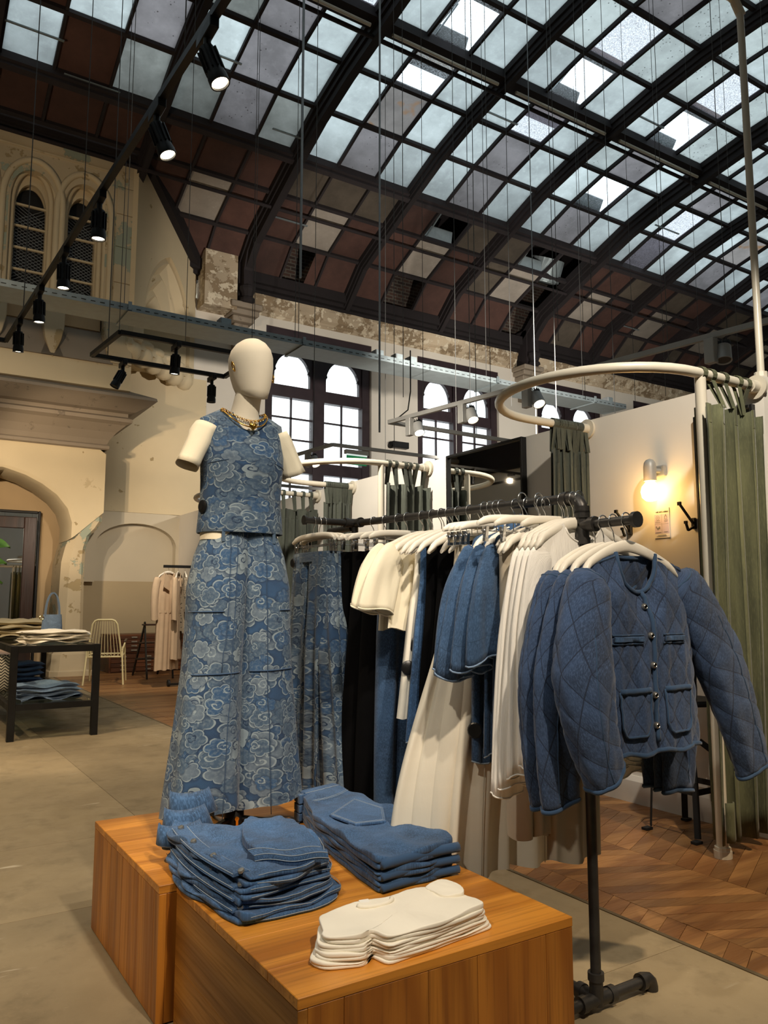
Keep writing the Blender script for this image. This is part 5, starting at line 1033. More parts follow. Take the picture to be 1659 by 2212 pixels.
def shirt_extra(i,o,z,h,rg,rings):
    # front placket along the left edge with metal buttons
    pl=[(.845+.01*i-.035*math.sin(PI*u)*.6,lerp(2.0+.01*i,2.55,u)) for u in np.linspace(0,1,14)]; pl=[(x-.012-.02*i*.3,y) for x,y in pl]
    q=MB(); q.loft([[(x-.018,y,z+h*.75+.004),(x-.012,y,z+h+.0055),(x+.026,y,z+h+.0075),(x+.03,y,z+h+.001)] for x,y in pl],True,True,True,[(a*.02,y) for x,y in pl for a in range(4)]); q.build('placket',m_den,o,smooth=50)
    for e in (-.019,.029): q=MB(); q.tube([(x+e,y,z+h+.005) for x,y in pl],.0012,4); q.build('raw_edge',m_stitch,o)
    for u in (.06,.34,.62,.93):
        x,y=pl[int(u*13)]; q=MB(); q.lathe([(.001,.004),(.008,.0035),(.0095,0),(.0095,-.003)],(x+.004,y,z+h+.010),14,Euler((R(8),R(-22),0)).to_matrix()); q.build('stud_button',m_stud,o,smooth=40)
    if i>0:
        # standing collar at the back end
        cx,cy=.865+.035*(i-1),2.56+.055*(i-1); q=MB(); rr=[];uv=[]; n=15
        for k in range(n):
            a=lerp(R(150),R(372),k/(n-1)); lean=.5
            ex=.066-.006*math.cos(k*.45); wv=.003*math.sin(k*.7)
            base=(cx+ex*math.cos(a),cy+.040*math.sin(a),z+h*.8); top=(base[0]*.7+cx*.3+.012*math.cos(a)*2-.006,base[1]+.012,z+h+.058+.008*i+wv); out=(cx+(ex+.022)*math.cos(a),cy+.052*math.sin(a)-.008,z+h+.012+wv*.6)
            rr.append([base,tuple(lerp(p,r,.5) for p,r in zip(base,top)),top,tuple(lerp(p,r,.35) for p,r in zip(top,out)),out]); uv+=[(k*.012,j*.02) for j in range(5)]
        q.loft(rr,False,uvs=uv); q.build('collar',m_den,o,smooth=180,solid=.004)
        q=MB(); q.tube([r[4] for r in rr],.0016,5); q.build('collar_edge',m_stitch,o)
        q=MB(); q.box((cx-.004,cy-.018,z+h+.008),(.05,.016,.012),(R(35),0,R(-6))); tp_=q.build('neck_tape',m_tape,o)
    if i==3:
        r2,uv,_=soft([(.925,2.06),(1.075,2.01),(1.12,2.09),(1.175,2.38),(1.03,2.45),(.955,2.28)],z+h-.002,.026,rg,.004,.004); q=MB(); q.loft(r2,True,True,True,uv); q.build('folded_sleeve',m_den,o,smooth=180)
        q=MB(); q.loft([[(lerp(.905,1.085,u),lerp(2.075,1.985,u)+dy,z+h+dz+.004*math.sin(9*u)) for dy,dz in ((0,.0),(-.006,.014),(.0,.026),(.045,.030),(.05,.0))] for u in np.linspace(0,1,14)],True,True,True,[(u*.2,j*.02) for u in np.linspace(0,1,14) for j in range(5)]); q.build('cuff',m_den,o,smooth=50)
        for dy,dz in ((-.006,.014),(.0,.027),(.044,.031)):
            q=MB(); q.tube([(lerp(.905,1.085,u),lerp(2.075,1.985,u)+dy,z+h+dz+.004*math.sin(9*u)) for u in np.linspace(0,1,20)],.0011,5); q.build('raw_edge',m_stitch,o)
        text("WE LABELS",(.945,2.635,z+h+.016),.0085,(R(70),0,R(-10)),o,m_ink)
softpile('folded_shirt',shirt_poly,4,.3855,[.024,.024,.024,.03],m_den,HL,'shirt','denim shirts on the plinths',44,.009,.005,trim=[(.02,.36,.72)],extra=shirt_extra)
# ---------------------------------------------------------------- iron pipe rack
RXc,RY0,RY1,RZ0,RZ1=1.865,1.745,3.17,1.540,1.578
rk=thing('clothes_rack',(RXc,2.45,0),'black iron pipe clothes rack with side arms, full of clothes','clothes rack')
pr=.0158
def pipe(name,pts,r=pr,n=14): q=MB(); q.tube(pts,r,n); return q.build(name,m_iron,rk,smooth=50)
def coll(c,ax,r=.028,l=.022):
    r*=.78; q=MB(); a=Vector(c); d=Vector(ax)*l/2; q.cyl(a-d,a+d,r,16); return q
railz=lambda y: lerp(RZ0,RZ1,(y-RY0)/(RY1-RY0))
pipe('post',[(RXc,RY0,.035),(RXc,RY0,RZ0-.05)]); pipe('post',[(RXc,RY1,.035),(RXc,RY1,RZ1)])
pipe('rail',[(RXc,RY0+.04,RZ0),(RXc,RY1,RZ1)])
q=MB(); q.tube([(RXc,RY0,RZ0-.06)]+[(RXc,RY0+.045-.045*math.cos(R(a)),RZ0-.045+.045*math.sin(R(a))) for a in (0,20,45,70,90)]+[(RXc,RY0+.07,RZ0)],.020,14); c2=coll((RXc,RY0,RZ0-.058),(0,0,1),.031); q.add(c2.v,c2.f); c2=coll((RXc,RY0+.068,RZ0),(0,1,0),.031); q.add(c2.v,c2.f); q.build('elbow',m_iron,rk,smooth=50)
ZT=1.448
q=MB(); q.cyl((RXc,RY0,ZT-.05),(RXc,RY0,ZT+.05),.0205,14); q.cyl((RXc,RY0,ZT),(RXc,RY0-.045,ZT),.0205,14)
for c,ax in (((RXc,RY0,ZT-.05),(0,0,1)),((RXc,RY0,ZT+.05),(0,0,1)),((RXc,RY0-.045,ZT),(0,1,0))): c2=coll(c,ax,.031); q.add(c2.v,c2.f)
q.build('tee',m_iron,rk,smooth=40); pipe('front_arm',[(RXc,RY0-.03,ZT),(RXc,1.535,ZT)],.0145)
q=coll((RXc,1.535,ZT),(0,1,0),.031,.014); q.build('end_disc',m_iron,rk,smooth=40)
q=MB(); q.cyl((RXc,RY1-.05,RZ1),(RXc,RY1+.05,RZ1),.0205,14); q.cyl((RXc-.05,RY1,RZ1),(RXc,RY1,RZ1),.0205,14)
for c,ax in (((RXc,RY1-.05,RZ1),(0,1,0)),((RXc-.05,RY1,RZ1),(1,0,0))): c2=coll(c,ax,.030,.014); q.add(c2.v,c2.f)
q.build('tee',m_iron,rk,smooth=40); pipe('side_arm',[(RXc-.03,RY1,RZ1),(1.60,RY1,RZ1)]); pipe('back_arm',[(RXc,RY1+.03,RZ1-.02),(RXc,RY1+.25,RZ1-.02)])
q=coll((1.60,RY1,RZ1),(1,0,0),.028,.012); q.build('end_disc',m_iron,rk,smooth=40)
pipe('base_rail',[(RXc,RY0+.04,.035),(RXc,RY1-.04,.035)])
for y in (RY0,RY1):
    q=MB(); q.cyl((RXc,y,.02),(RXc,y,.10),.0205,14); q.cyl((RXc-.06,y,.035),(RXc+.06,y,.035),.0205,14); q.cyl((RXc,y,.035),(RXc,y+(.06 if y<2 else -.06),.035),.0205,14)
    for c,ax in (((RXc,y,.10),(0,0,1)),((RXc-.06,y,.035),(1,0,0)),((RXc+.06,y,.035),(1,0,0)),((RXc,y+(.06 if y<2 else -.06),.035),(0,1,0))): c2=coll(c,ax,.031); q.add(c2.v,c2.f)
    q.build('floor_tee',m_iron,rk,smooth=40)
    for s in (-1,1):
        pipe('foot_bar',[(RXc+s*.05,y,.035),(RXc+s*.24,y,.035)])
        q=MB(); q.tube([(RXc+s*.20,y,.037)]+[(RXc+s*(.215+.03*math.sin(R(a))),y,.012+.027*math.cos(R(a))) for a in (0,30,60,90)]+[(RXc+s*.245,y,.001)],.0205,14); c2=coll((RXc+s*.20,y,.036),(1,0,0),.032,.018); q.add(c2.v,c2.f); q.build('foot_elbow',m_iron,rk,smooth=50)
# ---------------------------------------------------------------- hangers (local: rail centre at the origin, bar along x)
def hook_mb(drop):
    q=MB(); P=[(.0195*math.cos(R(a)),0,-.009+.0195*math.sin(R(a))) for a in np.linspace(-40,180,12)]; P=[(p[0],p[1],p[2]) for p in P]+[(-.020,0,-.02),(-.004,0,-.042),(0,0,-.055),(0,0,-drop)]
    q.tube(P,.0021,6); return q
def hanger_top(lab,grp):
    h=local('wooden_hanger',(0,0,0),lab,'hanger',grp); hook_mb(.085).build('hook',m_chrome,h,smooth=180)
    q=MB(); rr=[]
    for u in np.linspace(-1,1,25):
        x=.205*u; a=abs(u); z=-.078-.012*a-.062*a**1.7-(.012*max(0,a-.85)/.15); hh=.0185*(1-.25*a); d=lerp(.0065,.013,a**2); yo=-.012*a*a
        if a>.99: hh*=.5; d*=.6
        rr.append([(x,yo+d*math.cos(t),z-.012+hh*math.sin(t)) for t in np.linspace(0,2*PI,12,False)])
    q.loft(rr,True,True,True); q.build('shoulder_bar',m_wht,h,smooth=60); return h
def hanger_clip(lab,grp,w=.19):
    h=local('clip_hanger',(0,0,0),lab,'hanger',grp); hook_mb(.075).build('hook',m_chrome,h,smooth=180)
    q=MB(); rr=[]
    for u in np.linspace(-1,1,17):
        a=abs(u); hh=.0135*(1 if a<.9 else .85-.25*(a-.9)/.1); rr.append([(w*u,.0085*math.cos(t),-.078-.008*a**2+hh*math.sin(t)-.014*a**6) for t in np.linspace(0,2*PI,12,False)])
    q.loft(rr,True,True,True); q.build('bar',m_wht,h,smooth=60)
    q=MB(); q.cyl((-w*.93,0,-.122),(w*.93,0,-.122),.0018,6)
    for s in (-1,1): q.cyl((s*w*.6,0,-.09),(s*w*.6,0,-.122),.0018,6)
    q.build('clip_wire',m_chrome,h)
    for s in (-1,1):
        q=MB(); x=s*w*.84; q.box((x,-.007,-.128),(.013,.003,.042),(R(9),0,0)); q.box((x,.007,-.128),(.013,.003,.042),(R(-9),0,0)); q.cyl((x-.006,0,-.124),(x+.006,0,-.124),.006,8); q.box((x,0,-.150),(.016,.012,.012)); q.build('clip',m_chrome,h,bevel=.001)
    return h
HT=hanger_top('x','white hangers on the rack'); HC=hanger_clip('x','white clip hangers on the rack')
used={HT.name:False,HC.name:False}
def hang(proto,loc,rz,lab):
    if not used[proto.name]: used[proto.name]=True; h=proto
    else: h=copy_tree(proto)
    h.location=loc; h.rotation_euler=(0,0,rz); h['label']=lab; return h
# ---------------------------------------------------------------- hanging clothes (local: rail centre at the origin)
def topbody(w0,w1,zn,zh,th,n=72,m=34,slope=.36,nw=.078,ndf=.075,ndb=.02,fold=.01,fk=5,ph=0.,skew=0.,hemwave=.008,fall=0.,puff=None):
    def P(s,side,t):
        x0=w0*s; ax=abs(x0)
        zt=zn-slope*max(0,ax-nw)-.02*max(0,(ax-w0*.9)/(w0*.1))**2
        if ax<nw: zt=zn-(ndf if side<0 else ndb)*math.sqrt(max(0,1-(ax/nw)**2))
        k=sm(t*2.2); x=lerp(x0,lerp(w0,w1,t)*s,k)+skew*t; z=lerp(zt,zh+hemwave*math.sin(fk*s*2+ph*3),t)
        prof=max(0,1-abs(s)**3)**.5; d=lerp(.010,th,sm(t*4)); y=side*d*prof+fold*sm(t*1.6)*math.sin(fk*s*PI+ph+t*1.3)*(1+.3*side)+fold*.4*sm(t*2)*math.sin(2.3*fk*s*PI+ph*2)-fall*t
        if puff: y+=side*puff(x,z)
        return (x,y,z)
    return P
def body_mesh(P,n=72,m=34):
    q=MB(); rings=[];uv=[]; h=n//2
    for j in range(m+1):
        t=j/m; r=[];u=[]
        for i in range(h): s=-1+2*i/h; p=P(s,-1,t); r.append(p); u.append((p[0],p[2]))
        for i in range(h): s=1-2*i/h; p=P(s,1,t); r.append(p); u.append((p[0]+1.,p[2]))
        rings.append(r); uv+=u
    q.loft(rings,True,False,False,uv); return q
def sleeve_mesh(p0,p1,p2,r0,r1,r2,n=28,m=20,flat=.55,rip=.004,ph=0.,puff=None,open_=True,dirx=1.):
    q=MB(); p0,p1,p2=Vector(p0),Vector(p1),Vector(p2); rr=[];uv=[]
    for j in range(m+1):
        t=j/m; c=(p0*(1-t)**2+p1*2*t*(1-t)+p2*t*t); T=((p1-p0)*(1-t)+(p2-p1)*t).normalized(); ra=ip(t,[0,.5,1],[r0,r1,r2])
        cap=math.sqrt(max(.02,1-(1-min(1,t/.10))**2)); ra*=cap
        b=Vector((0,1,0)); b=(b-T*b.dot(T)).normalized(); a=T.cross(b)
        ring=[]
        for i in range(n):
            an=2*PI*i/n; k=rip*(math.sin(3*an+ph+t*3)+.6*math.sin(7*an+ph*2-t*4))*sm(t*1.6)
            rx,ry=(ra+k),(ra*flat+k)
            if puff: e=puff(an*ra,t*(p2-p0).length); rx+=e; ry+=e
            ring.append(c+a*(rx*math.cos(an))+b*(ry*math.sin(an))+T*(rip*1.6*math.sin(2*an+ph)*sm((t-.6)*2.5))); uv.append((an*ra*.8,t*(p2-p0).length+.3))
        rr.append(ring)
    q.loft(rr,True,True,False,uv); return q,rr
def edge_tube(q,pts,r,closed=True): q.tube(pts,r,6,closed); return q
def hung(name,lab,cat,grp,loc,rz): o=local(name,loc,lab,cat,grp,rz); return o
def trousers(o,mat,w0,wh,zh,th=.03,center=0,split=.3,fold=.012,ph=0.,band=True,legs=True,zt=-.150,lean=0.,m=26,seam=None,gather=0):
    zc=lerp(zt,zh,split)
    q=MB(); n=48
    def ring(z,cx,a,b,s):
        r=[]; t=(zt-z)/(zt-zh)
        for i in range(n):
            an=2*PI*i/n; x=a*sup(math.cos(an),.8); y=b*sup(math.sin(an),.8); y+=fold*sm(t*2)*math.sin(3.2*x/max(a,.01)*2+ph+2*t+s)+gather*max(0,1-t*4)*math.sin(an*14)*.6
            r.append((cx+center*t+x,y-lean*t,z+(.006*math.sin(an*3+ph) if t>.97 else 0)))
        return r
    if legs:
        for s in (-1,1):
            q=MB(); zs=list(np.linspace(zt,zh,m)); rings=[]
            for z in zs:
                t=(zt-z)/(zt-zh); a=lerp(w0*.53,wh*.5*(1 if t>split else lerp(1,1,t)),sm(t*1.1)); cx=s*lerp(w0*.48,wh*.53,sm(t)); rings.append(ring(z,cx,a,lerp(th,th*1.35,min(1,t*3)),s))
            q.loft(rings,True,False,False,[(s*.7+i/n*(w0*2.6),z) for z in zs for i in range(n)]); q.build('leg',mat,o,smooth=180)
            if seam is not None:
                q=MB(); q.tube([(r[int(n*.75)][0]+s*.02,r[int(n*.75)][1]-.001,r[0][2]) for r in rings[1:]],.0016,5); q.build('seam',seam,o,smooth=180)
    else:
        zs=list(np.linspace(zt,zh,m)); rings=[ring(z,0,lerp(w0,wh,sm((zt-z)/(zt-zh))),lerp(th,th*1.6,min(1,(zt-z)*3)),0) for z in zs]
        q.loft(rings,True,False,False,[(i/n*w0*4,z) for z in zs for i in range(n)]); q.build('body',mat,o,smooth=180)
    if band:
        q=MB(); q.loft([[(w0*1.01*sup(math.cos(2*PI*i/n),.8),th*1.08*sup(math.sin(2*PI*i/n),.8),z) for i in range(n)] for z in (zt+.004,zt,zt-.036,zt-.04)],True,False,False,[(i/n*w0*4,z) for z in range(4) for i in range(n)]); q.build('waistband',mat,o,smooth=60)
        for s in (-.55,.55): q=MB(); q.bb((w0*s-.006,-th*1.05-.004,zt-.042),(w0*s+.006,-th*.9,zt+.004)); q.build('belt_loop',mat,o)
# cloud print trousers on the side arm
for i,x in enumerate((1.645,1.675,1.70)):
    L_=('left end of the side arm, nearest the mannequin','middle of the side arm','inner end of the side arm')[i]
    hang(HC,(x,RY1,RZ1+.008),R(90)+R((2,-1,3)[i]),'white clip hanger on the %s'%L_)
    o=hung('cloud_print_trousers','cloud print denim trousers on the %s'%L_,'trousers','cloud print trousers on the rack',(x,RY1,RZ1),R(90)+R((2,-1,3)[i]))
    trousers(o,m_cloud2,.155,.17 if i==0 else .19,-1.19,.032,split=.33,fold=.012,ph=i*1.7,seam=m_den3,lean=-.02*i,center=.06 if i==0 else -.10,gather=.006)
    if i==0:
        q=MB(); q.lathe([(.001,.004),(.018,.004),(.022,0),(.001,-.003)],(.12,.040,-.19),16,Euler((R(-90),0,0)).to_matrix()); q.build('black_button',m_btn,o)
def hungtrous(y,lab,mat,hl,x=RXc,rz=0,**k):
    hang(HC,(x,y,railz(y)+.008),rz,hl); o=hung('trousers',lab,'trousers','trousers on clip hangers along the rail',(x,y,railz(y)),rz); trousers(o,mat,**k); return o
hungtrous(3.0,'black wide trousers, farthest of the black pairs left of the cream tees',m_black,'white clip hanger of the farthest black trousers',w0=.165,wh=.22,zh=-1.24,ph=.4)
hungtrous(2.90,'black wide trousers, middle of the three black pairs left of the cream tees',m_black,'white clip hanger of the middle black trousers',w0=.165,wh=.22,zh=-1.24,ph=1.9)
hungtrous(2.80,'black wide trousers, nearest of the black pairs left of the cream tees',m_black,'white clip hanger of the nearest black trousers',w0=.165,wh=.21,zh=-1.24,ph=2.9)
hungtrous(2.73,'blue denim jeans showing below the cream tees',m_den2,'white clip hanger holding the blue jeans',w0=.14,wh=.15,zh=-1.18,ph=.9,seam=m_den3)
m_teec=m_cream
def tee(y,lab,mat,hl,name='tee',zh=-.46,sl=(.20,.062),rz=0,w0=.20,w1=.22,ph=0.,cat='t-shirt',grp='tops on the rail',collar=None,x=RXc,hem=True):
    hang(HT,(x,y,railz(y)+.008),rz,hl); o=hung(name,lab,cat,grp,(x,y,railz(y)),rz)
    P=topbody(w0,w1,-.088,zh,.022,ph=ph,fold=.012); body_mesh(P).build('body',mat,o,smooth=180)
    for s in (-1,1):
        q,rr=sleeve_mesh((s*(w0-.03),-.004,-.165),(s*(w0+.045),-.012,-.20),(s*(w0+.085),-.02,-.165-sl[0]),sl[1]*.85,sl[1]*1.05,sl[1]*1.12,flat=.30,rip=.006,ph=ph+s); sv=q.build('sleeve',mat,o,smooth=180,solid=.002)
        q=MB(); edge_tube(q,rr[-1],.0032); edge_tube(q,rr[-3],.0012) if False else None; q.build('cuff',mat,sv,smooth=180)
    q=MB(); edge_tube(q,[P(s,-1,0.) for s in np.linspace(-.36,.36,16)]+[P(s,1,0.) for s in np.linspace(.36,-.36,16)],.004); q.build('neckband',mat,o,smooth=180); return o
tee(2.62,'cream short sleeved tee, farther of the two on the rail',m_cream,'white hanger of the farther cream tee',sl=(.22,.066),ph=.5)
tee(2.55,'cream short sleeved tee, nearer of the two on the rail',m_cream,'white hanger of the nearer cream tee',sl=(.22,.066),ph=1.5)
# sleeveless pieces: white one with a big black button, denim waistcoat, black dresses
def sleeveless(y,lab,mat,hl,name,w0,w1,zh,cat,ph=0.,th=.03,fold=.01,x=RXc,skew=0.,btn=None,edge=None,clip=False):
    hang(HC if clip else HT,(x,y,railz(y)+.008),0,hl); o=hung(name,lab,cat,'tops and dresses on the rail',(x,y,railz(y)),0)
    P=topbody(w0,w1,-.10,zh,th,ph=ph,fold=fold,skew=skew,slope=.25,nw=.08,ndf=.09); body_mesh(P,64,36).build('body',mat,o,smooth=180)
    if btn:
        for s,t in btn:
            p=P(s,-1,t); q=MB(); q.lathe([(.001,.006),(.022,.006),(.027,.002),(.027,-.002),(.001,-.003)],(p[0],p[1]-.004,p[2]),18,Euler((R(90),0,R(-25))).to_matrix()); q.build('black_button',m_btn,o,smooth=40)
    if edge:
        q=MB()
        edge_tube(q,[P(s,-1,1.) for s in np.linspace(-1,1,30)],.002,False); q.build('raw_hem',edge,o)
    return o
sleeveless(2.49,'white sleeveless top with big black side buttons hanging below the cream tees',m_tee,'white hanger of the white buttoned top','sleeveless_top',.13,.22,-.78,'top',ph=.3,btn=[(-.93,.72),(-.80,.60)])
sleeveless(2.44,'faded blue denim waistcoat between the white buttoned top and the black dresses',m_den,'white hanger with a bare tip, left of the black dresses','denim_waistcoat',.14,.215,-.86,'waistcoat',ph=1.1,edge=m_stitch)
sleeveless(2.38,'black long dress, farther of two behind the cream wide trousers',m_black,'white hanger of the farther black dress','black_dress',.155,.235,-1.20,'dress',ph=.6)
sleeveless(2.31,'black long dress, nearer of two behind the cream wide trousers',m_black,'white hanger of the nearer black dress','black_dress',.155,.235,-1.20,'dress',ph=2.2)
for i,(y,w) in enumerate(((2.20,.33),(2.165,.30),(2.135,.28),(2.105,.25))):
    n_=('farthest','second','third','nearest')[i]
    hungtrous(y,'cream wide leg trousers, %s of four on the rail'%n_,m_twill,'white clip hanger of the %s cream trousers'%n_,x=RXc-.02,w0=.13,wh=w,zh=-1.17-.02*i,th=.028,ph=i*1.3,fold=.018,center=-.07+.02*i,seam=m_beige,gather=.008)
def dshirt(y,i,lab,hl):
    hang(HT,(RXc,y,railz(y)+.008),0,hl); o=hung('denim_shirt',lab,'shirt','denim shirts on the rail',(RXc,y,railz(y)),0)
    P=topbody(.20,.215,-.085,-.86+.03*i,.022,ph=i*1.1,fold=.009,nw=.075,ndf=.10,ndb=.0); body_mesh(P).build('body',m_den2,o,smooth=180)
    for s in (-1,1):
        q,rr=sleeve_mesh((s*.175,-.002,-.17),(s*.25,-.006,-.26),(s*(.30-.03*i),-.012,-.58+.03*i),.050,.068,.080,flat=.30,rip=.010,ph=i+s,m=22); sv=q.build('sleeve',m_den2,o,smooth=180,solid=.003)
        q=MB(); edge_tube(q,rr[-1],.0035); q.build('frayed_hem',m_den4,sv,smooth=180); q=MB(); edge_tube(q,[Vector(p)*1.0 for p in rr[-4]],.002); q.build('hem_stitch',m_den3,sv); q=MB(); edge_tube(q,[Vector(p) for p in rr[1]],.0028); q.build('armhole_seam',m_den3,sv)
    q=MB(); rr=[]
    for a in np.linspace(-100,280,22):
        a=R(a); c_=(.075*math.cos(a),.030*math.sin(a)); k=.5+.5*math.sin(a); zb=lerp(-.15,-.085,min(1,max(0,k*1.6)))
        rr.append([(c_[0],c_[1],zb),(c_[0]*.98,c_[1],zb+.038),(c_[0]*1.06,c_[1]*1.25,zb+.040),(c_[0]*1.28,c_[1]*1.9-.004,zb-.012)])
    q.loft(rr,False,uvs=[(k*.012,j*.02) for k in range(22) for j in range(4)]); q.build('collar',m_den,o,smooth=70,solid=.003)
    q=MB(); q.tube([r[3] for r in rr],.0016,5); q.tube([r[1] for r in rr],.0016,5); q.build('collar_stitch',m_stitch,o)
    q=MB(); edge_tube(q,[P(s,-1,1.) for s in np.linspace(-1,1,30)],.0028,False); q.build('hem',m_stitch,o,smooth=180)
    if i==0:
        p=P(-.97,-1,.86); q=MB(); q.lathe([(.001,.005),(.022,.005),(.026,0),(.001,-.003)],(p[0]-.004,p[1]-.006,p[2]),18,Euler((R(90),0,R(-50))).to_matrix()); q.build('black_button',m_btn,o)
dshirt(2.055,0,'blue denim short sleeved shirt, farthest of three beside the cream trousers','white hanger of the farthest denim shirt'); dshirt(1.995,1,'blue denim short sleeved shirt, middle of three, its frayed sleeve curling','white hanger of the middle denim shirt'); dshirt(1.94,2,'blue denim short sleeved shirt, nearest of three next to the bare hanger tips','white hanger of the nearest denim shirt')
for i,y in enumerate((1.893,1.87)):
    n_=('farther','nearer')[i]
    hang(HT,(RXc-.035,y,railz(y)-.004),R(2),'white hanger with a bare left tip and black strap, %s of two'%n_)
    o=hung('black_camisole','thin strapped black top on a bare tipped hanger, %s of two'%n_,'top','black strap tops',(RXc-.035,y,railz(y)-.012),R(2)); 
    P=topbody(.135,.17,-.125,-.62,.016,ph=i,fold=.006,slope=.2,nw=.04,ndf=.0); body_mesh(P,48,20).build('body',m_black,o,smooth=180)
# beige long skirts under the blouses
for i,(y,x,w,zh) in enumerate(((1.90,RXc-.11,.07,-1.06),(1.875,RXc-.06,.07,-1.05),(1.84,RXc+.02,.095,-1.13))):
    n_=('leftmost','middle','rightmost')[i]
    hang(HC,(x,y,railz(y)+.008),0,'white clip hanger of the %s beige trousers'%n_); o=hung('beige_trousers','beige crepe trousers showing under the white blouses, %s pair'%n_,'trousers','beige trousers on the rail',(x,y,railz(y)),0)
    trousers(o,m_beige,w0=.10,wh=w,zh=zh,th=.025,ph=i*2.1,fold=.014,legs=False)
def blouse(y,i,lab,hl):
    hang(HT,(RXc,y,railz(y)+.008),0,hl); o=hung('white_blouse',lab,'blouse','white blouses on the rail',(RXc,y,railz(y)),0)
    P=topbody(.19,.21,-.088,-.86+.02*i,.016,ph=i*1.9,fold=.010,fk=7,ndf=.06); body_mesh(P,84,36).build('body',m_white,o,smooth=180)
    for s in (-1,1):
        q,rr=sleeve_mesh((s*.165,-.002,-.165),(s*.235,-.008,-.36),(s*(.275-.015*i),-.012,-.90+.03*i),.046,.056,.060,flat=.26,rip=.005,ph=i*2+s,m=26); sv=q.build('sleeve',m_white,o,smooth=180,solid=.002)
        q=MB(); edge_tube(q,rr[-1],.0028); q.build('cuff',m_white,sv,smooth=180)
    q=MB(); edge_tube(q,[P(s,-1,0.) for s in np.linspace(-.39,.39,20)]+[P(s,1,0.) for s in np.linspace(.39,-.39,16)],.0035); q.build('neck_binding',m_white,o,smooth=180)
    q=MB(); q.bb((-.03,.022,-.128),(.03,.024,-.108)); lb=q.build('neck_label',m_tape,o)
    return o
for i,y in enumerate((1.835,1.81,1.785,1.76)):
    n_=('farthest','second','third','nearest')[i]; blouse(y-.005,i,'white crinkled long sleeved blouse, %s of four by the rack post'%n_,'white hanger of the %s white blouse'%n_)
# a few spare hangers whose hooks crowd the rail
for i,y in enumerate((2.64,2.60,2.50,2.44,2.33,2.27,2.20)): hang(HT,(RXc+.02,y,railz(y)+.008),R((i%3-1)*3),'empty white hanger in the middle of the rail, %s of seven from the far end'%('first','second','third','fourth','fifth','sixth','last')[i])
# ---------------------------------------------------------------- quilted denim jackets on the front arm
def quilt(u,v,s=.085,a=.006):
    p=(u/s+v/(s*1.35)); r=(u/s-v/(s*1.35)); f=lambda k: abs(math.sin(PI*k))
    return a*(min(1,f(p)*1.6)*min(1,f(r)*1.6))**.5-a*.5
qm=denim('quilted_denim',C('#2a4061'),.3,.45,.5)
def add_quilt_lines(m,s=.085):  # stitch lines, with the shade of the creases painted in as dark colour
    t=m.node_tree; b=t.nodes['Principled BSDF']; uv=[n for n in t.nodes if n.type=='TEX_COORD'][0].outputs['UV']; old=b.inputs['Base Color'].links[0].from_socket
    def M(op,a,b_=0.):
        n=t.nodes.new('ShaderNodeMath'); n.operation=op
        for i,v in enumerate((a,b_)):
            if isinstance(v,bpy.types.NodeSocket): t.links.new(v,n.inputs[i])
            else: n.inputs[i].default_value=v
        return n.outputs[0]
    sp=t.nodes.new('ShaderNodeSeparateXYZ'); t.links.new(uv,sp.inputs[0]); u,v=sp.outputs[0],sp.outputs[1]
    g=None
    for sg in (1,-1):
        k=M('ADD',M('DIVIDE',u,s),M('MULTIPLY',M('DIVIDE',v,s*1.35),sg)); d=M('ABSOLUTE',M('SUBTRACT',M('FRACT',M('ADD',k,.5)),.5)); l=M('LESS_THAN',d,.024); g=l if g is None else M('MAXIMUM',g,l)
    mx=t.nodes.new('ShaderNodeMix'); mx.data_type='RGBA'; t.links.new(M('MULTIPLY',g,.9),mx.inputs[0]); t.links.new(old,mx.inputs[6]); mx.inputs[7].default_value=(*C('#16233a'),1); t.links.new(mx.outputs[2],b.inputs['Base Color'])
add_quilt_lines(qm)
